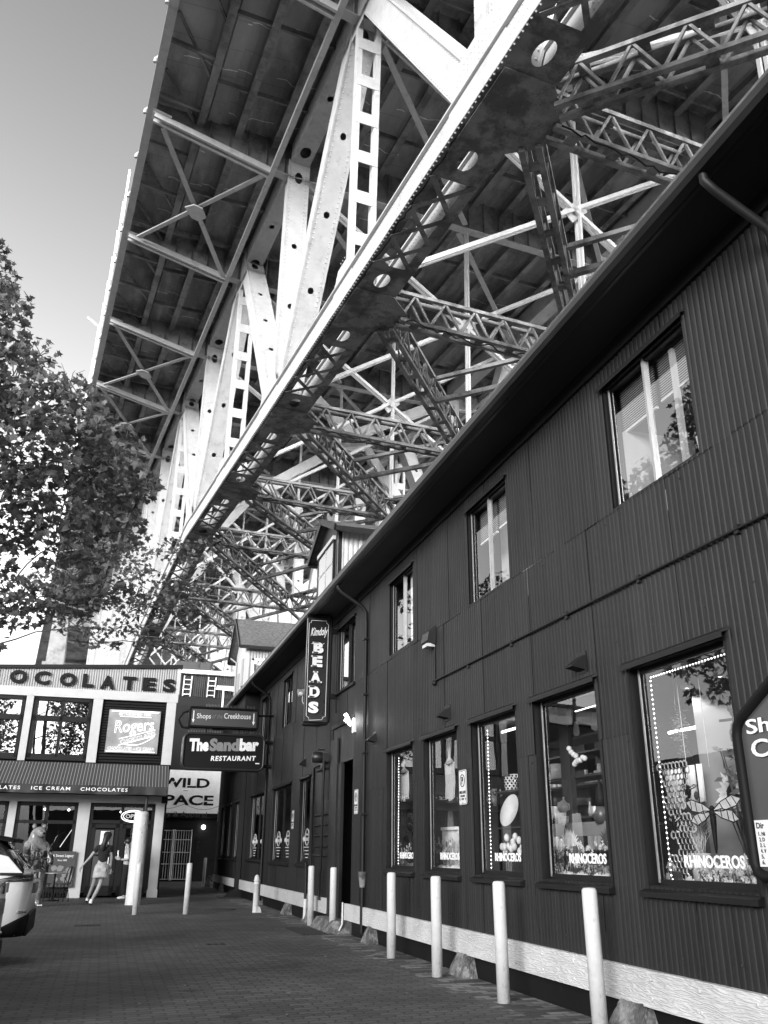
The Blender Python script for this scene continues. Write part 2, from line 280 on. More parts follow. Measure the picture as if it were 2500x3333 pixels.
# ------------------------------------------------------------ mesh helpers
class MB:
    def __init__(s): s.v = []; s.f = []; s.sm = []
    def add(s, vs, fs, smooth=False):
        o = len(s.v); s.v += [tuple(v) for v in vs]
        for f in fs: s.f.append(tuple(i+o for i in f)); s.sm.append(smooth)
        return s
    def box(s, a, b):
        x0, y0, z0 = a; x1, y1, z1 = b
        return s.add([(x0,y0,z0),(x1,y0,z0),(x1,y1,z0),(x0,y1,z0),(x0,y0,z1),(x1,y0,z1),(x1,y1,z1),(x0,y1,z1)],
            [(0,3,2,1),(4,5,6,7),(0,1,5,4),(1,2,6,5),(2,3,7,6),(3,0,4,7)])
    def hexa(s, p): return s.add(p, [(0,3,2,1),(4,5,6,7),(0,1,5,4),(1,2,6,5),(2,3,7,6),(3,0,4,7)])
    def beam(s, a, b, w, h, side=None):
        a, b = V(a), V(b); d = (b-a).normalized()
        sd = V(side) if side is not None else (V((0,0,1)).cross(d) if abs(d.z) < .95 else V((1,0,0)))
        sd = (sd - d*sd.dot(d)).normalized(); up = d.cross(sd)
        c = [(-w/2,-h/2),(w/2,-h/2),(w/2,h/2),(-w/2,h/2)]
        return s.hexa([a+sd*x+up*y for x, y in c]+[b+sd*x+up*y for x, y in c])
    def tube(s, pts, r, n=8, cap=True, smooth=True):
        pts = [V(p) for p in pts]; rs = r if isinstance(r, (list, tuple)) else [r]*len(pts)
        base = len(s.v); prev = None; vs = []
        for i, p in enumerate(pts):
            d = (pts[min(i+1, len(pts)-1)] - pts[max(i-1, 0)])
            d = d.normalized() if d.length > 1e-9 else V((0,0,1))
            if prev is None: a = d.orthogonal().normalized()
            else:
                a = prev - d*prev.dot(d); a = a.normalized() if a.length > 1e-6 else d.orthogonal().normalized()
            prev = a; b = d.cross(a)
            for k in range(n):
                t = 2*math.pi*k/n; vs.append(p + (a*math.cos(t)+b*math.sin(t))*rs[i])
        fs = []
        for i in range(len(pts)-1):
            for k in range(n): fs.append((i*n+k, i*n+(k+1) % n, (i+1)*n+(k+1) % n, (i+1)*n+k))
        s.add(vs, fs, smooth)
        if cap: s.add(vs[:n], [tuple(reversed(range(n)))]); s.add(vs[-n:], [tuple(range(n))])
        return s
    def lathe(s, c, prof, n=24, axis=(0,0,1), smooth=True):
        c = V(c); q = V((0,0,1)).rotation_difference(V(axis)); vs = []
        for r_, z in prof:
            for k in range(n):
                t = 2*math.pi*k/n; vs.append(c + q @ V((r_*math.cos(t), r_*math.sin(t), z)))
        fs = []
        for i in range(len(prof)-1):
            for k in range(n): fs.append((i*n+k, i*n+(k+1) % n, (i+1)*n+(k+1) % n, (i+1)*n+k))
        fs.append(tuple(reversed(range(n)))); fs.append(tuple((len(prof)-1)*n+k for k in range(n)))
        return s.add(vs, fs, smooth)
    def ball(s, c, r, n=10, m=7, sc=(1,1,1)):
        prof = [(max(1e-4, math.sin(math.pi*i/m)), -math.cos(math.pi*i/m)) for i in range(m+1)]
        vs = []; c = V(c)
        for a, z in prof:
            for k in range(n):
                t = 2*math.pi*k/n; vs.append((c.x+a*math.cos(t)*r*sc[0], c.y+a*math.sin(t)*r*sc[1], c.z+z*r*sc[2]))
        fs = [(i*n+k, i*n+(k+1) % n, (i+1)*n+(k+1) % n, (i+1)*n+k) for i in range(m) for k in range(n)]
        return s.add(vs, fs, True)
    def prism(s, pts, off):
        n = len(pts); pts = [V(p) for p in pts]; off = V(off)
        s.add(pts+[p+off for p in pts], [tuple(reversed(range(n))), tuple(range(n, 2*n))]+[(i, (i+1) % n, n+(i+1) % n, n+i) for i in range(n)])
        return s
    def mesh(s, name):
        me = bpy.data.meshes.new(name); me.from_pydata(s.v, [], s.f); me.update()
        me.polygons.foreach_set('use_smooth', s.sm)
        return me
    def build(s, name, m, parent=None, loc=None, bevel=0):
        me = s.mesh(name); me.materials.append(M[m] if isinstance(m, str) else m)
        bm = bmesh.new(); bm.from_mesh(me); bmesh.ops.recalc_face_normals(bm, faces=bm.faces[:]) if len(me.polygons) < 4000 else None; bm.to_mesh(me); bm.free()
        o = bpy.data.objects.new(name, me); COL.objects.link(o)
        if parent: o.parent = parent
        if loc: o.location = loc
        if bevel:
            b = o.modifiers.new('bevel', 'BEVEL'); b.width = bevel; b.segments = 2; b.limit_method = 'ANGLE'
        return o
def thing(name, label, cat, loc=(0,0,0), rz=0, group=None):
    o = bpy.data.objects.new(name, None); COL.objects.link(o); o.location = loc; o.rotation_euler = (0,0,rz)
    o['label'] = label; o['category'] = cat; o.empty_display_size = .2
    if group: o['group'] = group
    return o
def tag(o, label, cat, group=None):
    o['label'] = label; o['category'] = cat
    if group: o['group'] = group
    return o
def struct(o): o['kind'] = 'structure'; return o
def copy_tree(o, parent=None):
    c = o.copy(); COL.objects.link(c); c.parent = parent
    for ch in list(o.children): copy_tree(ch, c)
    return c
def text_mesh(txt, size=1.0, bold=0.0, xs=1.0, depth=.004, outline=0, spacing=1.0, align='LEFT', shear=0, res=3):
    cu = bpy.data.curves.new('t', 'FONT'); cu.body = txt; cu.size = size; cu.space_character = spacing; cu.align_x = align; cu.shear = shear
    cu.resolution_u = res
    if outline: cu.fill_mode = 'NONE'; cu.bevel_depth = outline; cu.bevel_resolution = 1
    else: cu.offset = bold; cu.extrude = depth/2
    o = bpy.data.objects.new('t', cu); COL.objects.link(o)
    dg = bpy.context.evaluated_depsgraph_get(); dg.update()
    me = bpy.data.meshes.new_from_object(o.evaluated_get(dg)); bpy.data.objects.remove(o, do_unlink=True)
    vs = [V((v.co.x*xs, v.co.y, v.co.z)) for v in me.vertices]; fs = [tuple(p.vertices) for p in me.polygons]
    bpy.data.meshes.remove(me)
    return vs, fs
def put_text(mb, txt, origin, right, up, height, width=None, **k):
    """letters of cap height `height`, optionally squeezed to `width`, standing on origin"""
    vs, fs = text_mesh(txt, **k); right, up = V(right).normalized(), V(up).normalized(); out = right.cross(up)
    x0 = min(v.x for v in vs); x1 = max(v.x for v in vs); y0 = min(v.y for v in vs); y1 = max(v.y for v in vs)
    desc = any(c in txt for c in 'gpqyjQ,')
    hh = (y1-y0); s = height/hh; sx = (width/(x1-x0)) if width else s
    o = V(origin)
    mb.add([o + right*((v.x-x0)*sx) + up*((v.y-y0)*s) + out*v.z for v in vs], fs)
    return mb
def skin_mesh(name, joints, edges, m, parent=None, sub=2, loc=None):
    me = bpy.data.meshes.new(name); me.from_pydata([j[:3] for j in joints], edges, []); o = bpy.data.objects.new(name, me); COL.objects.link(o)
    sk = o.modifiers.new('skin', 'SKIN'); sk.use_smooth_shade = True
    for i, j in enumerate(joints):
        sv = me.skin_vertices[0].data[i]; r_ = j[3] if isinstance(j[3], tuple) else (j[3], j[3]); sv.radius = r_; sv.use_root = (i == 0)
    ss = o.modifiers.new('sub', 'SUBSURF'); ss.levels = sub; ss.render_levels = sub
    dg = bpy.context.evaluated_depsgraph_get(); dg.update()
    nm = bpy.data.meshes.new_from_object(o.evaluated_get(dg)); bpy.data.objects.remove(o, do_unlink=True)
    for p in nm.polygons: p.use_smooth = True
    nm.name = name; nm.materials.clear(); nm.materials.append(M[m]); o = bpy.data.objects.new(name, nm); COL.objects.link(o)
    if parent: o.parent = parent
    if loc: o.location = loc
    return o
M['glassbright'] = glassmat('sky_mirroring_glass', .6, .6)
M['signboard'] = mat('neon_sign_board', .26, .3, .35, 2.2)
M['ceramic_grey'] = mat('mid_grey_print', .22, .5, .1, 6)

# ------------------------------------------------------------ ground
g = MB(); g.add([(-300,-200,0),(300,-200,0),(300,500,0),(-300,500,0)], [(0,1,2,3)])
struct(g.build('paved_ground', 'paving'))

# ------------------------------------------------------------ steel bridge (frame: u along, v to the right, h up, all from eye level)
_az, _sl = R(-22.477+16.755), R(2.159)
BU = V((math.sin(_az)*math.cos(_sl), math.cos(_az)*math.cos(_sl), math.sin(_sl)))
BV = V((math.cos(_az), -math.sin(_az), 0)); BH = BV.cross(BU)
def B(u, v, h): return EYE + BU*u + BV*v + BH*h
bridge = thing('steel_truss_bridge', 'long riveted steel truss road bridge passing high over the lane and the roofs', 'bridge', (0,0,0))
rnd0 = random.Random(2)
def bbox_(mb, u0, u1, v0, v1, h0, h1):
    return mb.hexa([B(u0,v0,h0),B(u1,v0,h0),B(u1,v1,h0),B(u0,v1,h0),B(u0,v0,h1),B(u1,v0,h1),B(u1,v1,h1),B(u0,v1,h1)])
NODES = [11.2+7.5*k for k in range(-3, 17)]
PROF = [(-20, 12.83), (41.2, 12.83), (48.7, 11.75), (56.2, 10.5), (63.7, 8.9), (71.2, 7.0), (78.7, 4.9), (86.2, 3.2), (93.7, 4.9), (101.2, 7), (108.7, 8.9), (131.2, 12)]
def hb(u):
    for (a, x), (b, y) in zip(PROF, PROF[1:]):
        if u <= b: return x + (y-x)*(u-a)/(b-a)
    return 12
HT = 23.45   # underside of the upper chord
VN0, VN1 = 6.28, 7.38
VF0, VF1 = 20.4, 21.5
def plate_holes(mb, P, X, Y, L, Wd, holes, seg=16):
    """rectangle of length L along X and width Wd along Y with real elliptical hand holes [(s, ru, rv)]"""
    P, X, Y = V(P), V(X), V(Y); s0 = 0
    def q(a, b): mb.add([P+X*a, P+X*b, P+X*b+Y*Wd, P+X*a+Y*Wd], [(0,1,2,3)])
    for s, ru, rv in sorted(holes):
        a, b = s-ru*1.35, s+ru*1.35
        if a < s0 or b > L: continue
        q(s0, a); s0 = b; ring = []; rect = []
        for k in range(seg):
            t = 2*math.pi*k/seg; cx, cy = math.cos(t), math.sin(t)
            ring.append(P+X*(s+ru*cx)+Y*(Wd/2+rv*cy))
            m_ = max(abs(cx), abs(cy)); rect.append(P+X*(s+ru*1.35*cx/m_)+Y*(Wd/2+Wd/2*cy/m_))
        mb.add(ring+rect, [(k, (k+1) % seg, seg+(k+1) % seg, seg+k) for k in range(seg)])
    q(s0, L)
def rivets(mb, P, X, n, N, r=.022):
    r *= 1.6
    """row of n rivet heads from P stepping by X, standing out along N"""
    P, X, N = V(P), V(X), V(N); a = X.normalized(); b = N.cross(a)
    for i in range(n):
        c = P+X*i
        mb.add([c+a*r, c+b*r, c-a*r, c-b*r, c+N*r*.8], [(0,1,4),(1,2,4),(2,3,4),(3,0,4)])
def box_member(name, p0, p1, v0, v1, dep, mt, holes=True, near=True, uv=None):
    """closed riveted box between (u,h) points in a truss plane, v0..v1 wide, dep deep; underside carries hand holes"""
    (u0, h0), (u1, h1) = p0, p1
    a, b = B(u0, v0, h0), B(u1, v0, h1); d = b-a; L = d.length; d.normalize()
    n = BV.cross(d).normalized()
    under = n if n.dot(EYE-(a+b)/2) > 0 else -n
    w = v1-v0
    mb = MB()
    e = under*dep/2
    if holes:
        k = max(1, int(L/2.3)); hs = [(L*(i+.5)/k, .11, .10) for i in range(k)] + [(L-.75, .26, .15), (.75, .26, .15)]
        hs = [h for h in hs if all(h is o or abs(h[0]-o[0]) > .75 or h[1] > o[1] for o in hs)]
        plate_holes(mb, a+e, d, BV, L, w, hs)
    else: mb.add([a+e, a+e+d*L, a+e+d*L+BV*w, a+e+BV*w], [(0,1,2,3)])
    mb.add([a-e, a-e+d*L, a-e+d*L+BV*w, a-e+BV*w], [(0,1,2,3)])
    for q in (V((0,0,0)), BV*w): mb.add([a+e+q, a+e+d*L+q, a-e+d*L+q, a-e+q], [(0,1,2,3)])
    mb.add([a+e, a-e, a-e+BV*w, a+e+BV*w], [(0,1,2,3)])
    # projecting edge angles along the lower corners
    for q, s in ((0, -1), (w, 1)): mb.beam(a+BV*(q+s*.03)+e*1.02, b+BV*(q+s*.03)+e*1.02, .06, .025, BV)
    if near:
        k = int(L/.16)
        for q in (.07, w-.07): rivets(mb, a+e+BV*q, d*.16, k, under)
        k = int(L/.2)
        for q in (.08, .92): rivets(mb, a+under*dep*(q-.5), d*.2, k, -BV, .02)
    return mb.build(name, mt, bridge)
def lacing(mb, P0, P1, X, Wd, step, t=.09, th=.012, single=False):
    """zigzag / X lacing bars between two parallel edges P0->P1 and the same shifted by X*Wd"""
    P0, P1, X = V(P0), V(P1), V(X).normalized(); L = (P1-P0).length; d = (P1-P0).normalized(); n = max(1, int(L/step)); st = L/n
    N = d.cross(X)
    for i in range(n):
        a, b = P0+d*st*i, P0+d*st*(i+1)
        mb.beam(a, b+X*Wd, t, th, None if False else N.cross((b+X*Wd-a).normalized()))
        if not single: mb.beam(a+X*Wd+N*.014, b+N*.014, t, th, N.cross((b-a-X*Wd).normalized()))

# chords
def chord(near):
    v0, v1 = (VN0, VN1) if near else (VF0, VF1)
    nm = 'lower_chord'; mb = MB(); rv = MB(); lc = []; bp = MB()
    for k in range(len(NODES)-1):
        ua, ub = NODES[k], NODES[k+1]
        a, b = hb(ua), hb(ub); D = .68
        for va, vb in ((v0, v0+.16), (v1-.16, v1)):       # the two webs
            mb.hexa([B(ua,va,a),B(ub,va,b),B(ub,vb,b),B(ua,vb,a),B(ua,va,a+D),B(ub,va,b+D),B(ub,vb,b+D),B(ua,vb,a+D)])
        for va, vb in ((v0-.09, v0+.24), (v1-.24, v1+.09)): mb.hexa([B(ua,va,a+D),B(ub,va,b+D),B(ub,vb,b+D),B(ua,vb,a+D),B(ua,va,a+D+.05),B(ub,va,b+D+.05),B(ub,vb,b+D+.05),B(ua,vb,a+D+.05)])
        if near and -5 < ua < 50:
            for j in range(int((ub-ua-4.2)/.13)):
                for q in (.16,.3,.5): rivets(rv, B(ua+2.1+.13*j, v1-.161, hb(ua+2.1)+q), BU, 1, -BV, .02)
        for va, vb in ((v0-.06, v0+.2), (v1-.2, v1+.06)): # bottom angles
            bp.hexa([B(ua,va,a-.03),B(ub,va,b-.03),B(ub,vb,b-.03),B(ua,vb,a-.03),B(ua,va,a),B(ub,va,b),B(ub,vb,b),B(ua,vb,a)])
        # solid bottom plates with hand holes at the nodes, open lacing between
        for s, (q0, q1) in ((0, (ua, ua+2.1)), (1, (ub-2.1, ub))):
            h0, h1 = hb(q0)-.035, hb(q1)-.035; P = B(q0, v0, h0); d = (B(q1, v0, h1)-P); L = d.length; d.normalize()
            plate_holes(bp, P, d, BV, L, v1-v0, [(1.45 if s == 0 else L-1.45, .30, .19)], 18)
        P0, P1 = B(ua+2.1, v0+.06, hb(ua+2.1)-.05), B(ub-2.1, v0+.06, hb(ub-2.1)-.05)
        if -8 < ua < 90: lc.append(MB()); lacing(lc[-1], P0, P1, BV, v1-v0-.12, .86, .12, .02)
        if near and -5 < ua < 60:
            n = int((ub-ua)/.14)
            for q in (.07, .36, .61): rivets(rv, B(ua, v0-.001, a+q), (B(ub, v0, b)-B(ua, v0, a))/n, n, -BV, .02 if q != .36 else .016)
            for q in (.1,): rivets(rv, B(ua, v0+q-.13, a-.03), (B(ub, v0, b)-B(ua, v0, a))/n, n, -BH, .022)
            for j in range(1, 9):                     # dense rivet groups on the web by the nodes
                for q in (.16, .24, .44, .52):
                    for sg in (ua+.12*j, ub-.12*j): rivets(rv, B(sg, v0-.001, hb(sg)+q), BU*.12, 1, -BV, .017)
    o = mb.build(nm, 'steel', bridge)
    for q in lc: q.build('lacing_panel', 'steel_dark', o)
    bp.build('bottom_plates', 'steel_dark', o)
    if near: rv.build('rivet_rows', 'steel', o)
    # top chord box with hand holes below
    for k in range(len(NODES)-1):
        ua, ub = NODES[k]+.25, NODES[k+1]-.25
        if ua > 110: break
        a0 = v0+.15; t = MB(); P = B(ua, a0, HT); d = BU; L = ub-ua
        if near: plate_holes(t, P, d, BV, L, .72, [(L/2, .13, .11), (.7, .30, .20), (L-.7, .30, .2)])
        else: t.add([P, P+d*L, P+d*L+BV*.72, P+BV*.72], [(0,1,2,3)])
        for q in (0, .72): t.add([B(ua,a0+q,HT), B(ub,a0+q,HT), B(ub,a0+q,HT+.85), B(ua,a0+q,HT+.85)], [(0,1,2,3)])
        t.add([B(ua,a0,HT+.85),B(ub,a0,HT+.85),B(ub,a0+.72,HT+.85),B(ua,a0+.72,HT+.85)], [(0,1,2,3)])
        t.add([B(ua,a0,HT),B(ua,a0+.72,HT),B(ua,a0+.72,HT+.85),B(ua,a0,HT+.85)], [(0,1,2,3)]); t.add([B(ub,a0,HT),B(ub,a0+.72,HT),B(ub,a0+.72,HT+.85),B(ub,a0,HT+.85)], [(0,1,2,3)])
        if near and ua < 60:
            for q in (.07, .65): rivets(t, B(ua+.1, a0+q, HT), BU*.16, int((L-.2)/.16), -BH)
        t.build('upper_chord', 'steel', bridge)
chord(True); chord(False)
# posts, diagonals, gussets
for near in (True, False):
    v0, v1 = (6.4, 7.12) if near else (20.55, 21.25)
    for k, u in enumerate(NODES):
        if u < -5 or u > 112: continue
        kk = k-3; hbm = hb(u)
        if kk % 2 == 0:                                   # lower node: closed post plus two diagonals rising to the neighbours
            box_member('truss_post', (u, hbm+.5), (u, HT+.1), v0, v1, .55, 'steel', near=near and u < 60)
            for s in (-1, 1):
                un = u+7.5*s
                if -12 < un < 116: box_member('truss_diagonal', (u+s*.45, hbm+.6), (un-s*.35, HT+.15), v0, v1, .78, 'steel', near=near and u < 60, holes=not (near and u == 11.2 and s == 1))
        else:                                             # upper node: light hanger of two angles and batten plates
            m_ = MB(); a, b = hbm+.5, HT+.5
            for v in (v0-.02, v1-.14):
                m_.hexa([B(u-.11,v,a),B(u+.11,v,a),B(u+.11,v+.16,a),B(u-.11,v+.16,a),B(u-.11,v,b),B(u+.11,v,b),B(u+.11,v+.16,b),B(u-.11,v+.16,b)])
            n = int((b-a)/1.35)
            for i in range(1, n+1):
                h = a+(b-a)*i/(n+.6)
                m_.hexa([B(u-.125,v0+.02,h),B(u-.1,v0+.02,h),B(u-.1,v1,h),B(u-.125,v1,h),B(u-.125,v0+.02,h+.42),B(u-.1,v0+.02,h+.42),B(u-.1,v1,h+.42),B(u-.125,v1,h+.42)])
            m_.build('truss_hanger', 'steel', bridge)
        # gusset plates, outside and inside of both chords
        gu = .95 if kk % 2 == 0 else .6; gh = 1.25 if kk % 2 == 0 else .9
        for v in ((v1+.12, v0-.145)):
            gm = MB(); hl, hr = hb(u-gu), hb(u+gu)
            gm.prism([B(u-gu*1.2,v,hb(u-gu*1.2)+.06),B(u+gu*1.2,v,hb(u+gu*1.2)+.06),B(u+gu*1.2,v,hr+.68),B(u+gu*.62,v,hbm+gh+.35),B(u-gu*.62,v,hbm+gh+.35),B(u-gu*1.2,v,hl+.68)], BV*.02)
            if v > v0: gm.build('gusset_plate', 'steel', bridge)
            if kk % 2:
                tg = MB(); tg.prism([B(u-gu*1.4,v+.13,HT+.85),B(u-gu*1.4,v+.13,HT-.1),B(u-.45,v+.13,HT-.95),B(u+.45,v+.13,HT-.95),B(u+gu*1.4,v+.13,HT-.1),B(u+gu*1.4,v+.13,HT+.85)], BV*.02); tg.build('upper_gusset_plate', 'steel', bridge)
        if near and u < 50:
            for i in range(-5, 6):
                for j in range(5):
                    if abs(i)*.13+j*.16 < gu+.2: rivets(gm, B(u+i*.15, v0-.147, hbm+.75+j*.15), BU*.1, 1, -BV, .018)
        # horizontal lateral gusset below the chord, reaching inwards
        lg = MB(); s = 1 if near else -1; vi = VN1 if near else VF0
        lg.prism([B(u-.95,vi-s*1.05,hbm-.05),B(u-.95,vi,hbm-.05),B(u-.35,vi+s*.62,hbm-.05),B(u+.5,vi+s*.62,hbm-.05),B(u+.95,vi,hbm-.05),B(u+.95,vi-s*1.05,hbm-.05)], BH*-.02)
        if u < 45:
            for i in range(-5, 6):
                for j in range(6): 
                    if rnd0.random() < .7: rivets(lg, B(u+i*.15, vi-s*(.5-.17*j), hbm-.07), BU*.1, 1, -BH, .02)
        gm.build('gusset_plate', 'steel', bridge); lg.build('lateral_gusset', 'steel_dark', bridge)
# lattice struts of the lower lateral system
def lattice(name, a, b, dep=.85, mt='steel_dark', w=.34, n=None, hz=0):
    a, b = V(a), V(b); d = (b-a).normalized(); sd = BH.cross(d).normalized(); mb = MB(); L = (b-a).length
    n = n or max(2, round(L/1.0))
    for z in (0, dep):
        for s in (-1, 1): mb.beam(a+BH*z+sd*s*w/2, b+BH*z+sd*s*w/2, .13, .10, sd)
        m_ = max(1, int(L/1.0))
        for i in range(m_):
            c = a+d*(L*(i+.5)/m_)+BH*z; mb.beam(c-sd*(w/2-.03), c+sd*(w/2-.03), .24, .02, d)
    for i in range(n):
        p, q, r_ = a+d*(L*i/n), a+d*(L*(i+.5)/n), a+d*(L*(i+1)/n)
        for s in (-1, 1):
            o = sd*s*(w/2)
            mb.beam(p+o, q+BH*dep+o, .055, .055, sd); mb.beam(q+BH*dep+o, r_+o, .055, .055, sd)
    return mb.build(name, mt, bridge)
VC = 13.85
for k, u in enumerate(NODES):
    if u < -5 or u > 104: continue
    h = hb(u)-.15
    lattice('lower_strut', B(u, VN1+.5, h), B(u, VF0-.5, h), n=13)
    if k < len(NODES)-1 and u < 96:
        h2 = hb(u+7.5)-.15
        for v in (VN1+.35, VF0-.35):
            lattice('lower_diagonal', B(u+.5, v, h), B(u+7.2, VC+(-.3 if v < VC else .3), h2))
            mid = B(u+3.85, (v+VC)/2, (h+h2)/2)
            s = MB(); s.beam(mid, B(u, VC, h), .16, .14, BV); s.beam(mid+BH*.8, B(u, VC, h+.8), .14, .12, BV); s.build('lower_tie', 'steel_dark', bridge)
    if u < 12: 
        for v in (VN1+.35,): lattice('lower_diagonal', B(u-.5, v, h), B(u-7.2, VC-.3, hb(u-7.5)-.15))
    # sway frame between the trusses: two crossing double angles and a centre hanger
    s = MB()
    for sg in (-.09, .09):
        s.beam(B(u+sg, 7.15, 22.75), B(u+sg, 20.5, hb(u)+1.1), .09, .13, BU); s.beam(B(u+sg, 7.3, hb(u)+1.1), B(u+sg, 20.5, 22.75), .09, .13, BU)
    s.build('sway_brace', 'steel', bridge)
    s = MB()
    for sg in (-.1, .1): s.beam(B(u+sg, VC+.2, 22.8), B(u+sg, VC+.2, hb(u)+.6), .07, .1, BV)
    s.beam(B(u, VC-.2, (22.75+hb(u)+1.1)/2-.3), B(u, VC+.4, (22.75+hb(u)+1.1)/2+.3), .5, .03, BV); s.build('centre_hanger', 'steel', bridge)
# floor beams with their tapering brackets
for k, u in enumerate(NODES):
    if u < -12: continue
    fb = MB(); pr = [(1.25, 23.98), (5.8, 23.0), (6.4, 22.92), (21.3, 22.92), (21.9, 23.0), (26.4, 23.98)]
    for (va, ha), (vb, hb2) in zip(pr, pr[1:]):
        fb.hexa([B(u-.012,va,ha),B(u+.012,va,ha),B(u+.012,vb,hb2),B(u-.012,vb,hb2),B(u-.012,va,24.5),B(u+.012,va,24.5),B(u+.012,vb,24.5),B(u-.012,vb,24.5)])
    v = 1.9
    while v < 26:
        ha = [p for p in pr if p[0] <= v][-1]; nx = [p for p in pr if p[0] > v][0]; hv = ha[1]+(nx[1]-ha[1])*(v-ha[0])/(nx[0]-ha[0])
        bbox_(fb, u-.1, u-.012, v-.012, v+.012, hv, 24.5); v += .72
    o = fb.build('floor_beam', 'steel_girder', bridge)
    fl = MB()
    for (va, ha), (vb, hb2) in zip(pr, pr[1:]):
        fl.beam(B(u, va, ha-.02), B(u, vb, hb2-.02), .34, .05, BU)
    fl.beam(B(u-.13, 1.3, 23.84), B(u-.13, 5.7, 22.86), .1, .2, BU); fl.beam(B(u+.13, 1.3, 23.84), B(u+.13, 5.7, 22.86), .1, .2, BU)
    fl.prism([B(u-.3,1.2,23.99),B(u-.3,1.9,23.84),B(u+.42,1.75,23.87),B(u+.3,1.2,23.99)], BH*-.02)
    fl.build('flange', 'steel', o)
# outrigger rail and X bracing of the brackets
s = MB(); s.beam(B(-12,5.76,22.8), B(112,5.76,22.8), .2, .05, BV); s.beam(B(-12,5.7,22.9), B(112,5.7,22.9), .05, .2, BV); s.build('outrigger_rail', 'steel', bridge)
s = MB(); s.beam(B(-12,22.0,22.8), B(112,22.0,22.8), .2, .05, BV); s.build('outrigger_rail', 'steel', bridge)
for u in (26.2, 41.2, 48.7, 56.2, 63.7, 78.7, 86.2, 93.7):
    s = MB()
    s.beam(B(u+.35,1.7,23.75), B(u+7.3,5.55,22.86), .19, .06, BV); s.beam(B(u+7.15,1.7,23.72), B(u+.3,5.5,22.93), .19, .06, BV)
    s.prism([B(u+3.35,3.45,23.22),B(u+3.75,3.15,23.3),B(u+4.2,3.5,23.22),B(u+4.2,3.8,23.15),B(u+3.8,4.05,23.1),B(u+3.35,3.8,23.15)], BH*-.06)
    s.build('bracket_cross_brace', 'steel', bridge)
# stringers under the slab
SPC = MB()
v = 2.95
while v < 25.5:
    s = MB(); s.add([B(-12,v,24.02),B(112,v,24.02),B(112,v,24.5),B(-12,v,24.5)], [(0,1,2,3)]); s.beam(B(-12,v,24.02), B(112,v,24.02), .27, .035, BV)
    s.build('stringer', 'steel_girder', bridge)
    for ua in range(-9, 105, 3): 
        if abs(((ua-11.2) % 7.5)) > .8: SPC.beam(B(ua,v+.1,24.2), B(ua,v+1.32,24.2), .08, .2, BU)
    v += 1.42
SPC.build('stringer_spacers', 'steel_girder', bridge)['kind'] = 'stuff'
# slab with haunches over the stringers
s = MB(); bbox_(s, -14, 114, 1.35, 26.3, 24.55, 24.85)
bbox_(s, -14, 114, 3.2, 3.7, 24.42, 24.56)
v = 2.95
while v < 25.5:
    s.prism([B(-14,v-.35,24.556),B(-14,v-.16,24.44),B(-14,v+.16,24.44),B(-14,v+.35,24.556)], BU*128); v += 1.42
s.build('deck_slab', 'concrete', bridge)
for v, sg in ((1.12, 1), (26.4, -1)):
    s = MB(); s.hexa([B(-14,v,24.05),B(114,v,24.05),B(114,v+.1,24.05),B(-14,v+.1,24.05),B(-14,v,25.4),B(114,v,25.4),B(114,v+.1,25.4),B(-14,v+.1,25.4)])
    s.beam(B(-14,v+.05,24.03), B(114,v+.05,24.03), .3, .06, BV); s.beam(B(-14,v-.03,24.5), B(114,v-.03,24.5), .08, .1, BV)
    o = s.build('deck_fascia', 'steel', bridge)
    for i in range(38 if sg == 1 else 0):
        u = -8+i*2.45; s = MB(); s.tube([B(u,v-.06,24.25), B(u,v-.16,24.12), B(u,v-.16,23.98)], .06, 8); s.build('scupper_spout', 'steel', bridge)
    s = MB()
    for i in range(int(126/2.4)):
        u = -12+i*2.4; s.beam(B(u,v+.05,25.4), B(u,v+.05,26.5), .1, .1, BV)
    for h in (25.75, 26.1, 26.5): s.beam(B(-14,v+.05,h), B(114,v+.05,h), .07, .07, BV)
    s.build('deck_railing', 'steel', bridge)
    if sg == 1:
        s = MB()
        s.add([B(34.5,v-.12,25.4),B(110,v-.12,25.4),B(110,v-.12,27.9),B(34.5,v-.12,27.9)], [(0,1,2,3)])
        for i in range(32): s.beam(B(34.5+i*2.4,v-.15,25.0), B(34.5+i*2.4,v-.15,28.0), .09, .09, BV)
        s.tube([B(52,v-.1,25.4), B(52,v-.1,29.5), B(52,v-.9,30.0)], .09, 8)
        s.build('deck_edge_screen', 'white', bridge)
# knee braces between the fascia and the first stringer
s = MB()
u = -7.
while u < 104:
    if abs((u-11.2) % 7.5) > .9:
        s.beam(B(u,1.3,24.3), B(u,2.85,24.12), .12, .14, BU); s.beam(B(u-1.0,1.4,24.5), B(u+.9,2.9,24.06), .09, .08, BU)
    u += 2.5
s.build('sidewalk_braces', 'steel_girder', bridge)['kind'] = 'stuff'
# heavy portal frames further along
for pts in ([(41.2,11.0,22.9),(41.2,14.8,20.0),(41.2,19.5,22.7)], [(48.7,11.3,18.6),(48.7,16.6,22.6),(48.7,18.4,22.9),(48.7,22,18.2)], [(56.2,7.2,13.5),(56.2,13.8,22.4),(56.2,20.5,13.5)], [(71.2,7.2,9.5),(71.2,13.8,22.4),(71.2,20.5,9.5)]):
    s = MB()
    for a, b in zip(pts, pts[1:]):
        a, b = B(*a), B(*b)
        for o_ in (-.22, .22): s.beam(a+BU*o_, b+BU*o_, .05, .55, BU)
        lacing(s, a-BU*.22+BH*.1, b-BU*.22+BH*.1, BU, .44, .8, .09, .015, single=True)
    s.build('portal_frame', 'steel', bridge)
# top lateral bracing
for u in NODES[2:14]:
    s = MB()
    s.beam(B(u+.3,7.2,22.95), B(u+7.2,VC,22.95), .2, .08, BV); s.beam(B(u+.3,VC,22.98), B(u+7.2,20.5,22.98), .2, .08, BV)
    s.build('top_lateral', 'steel', bridge)
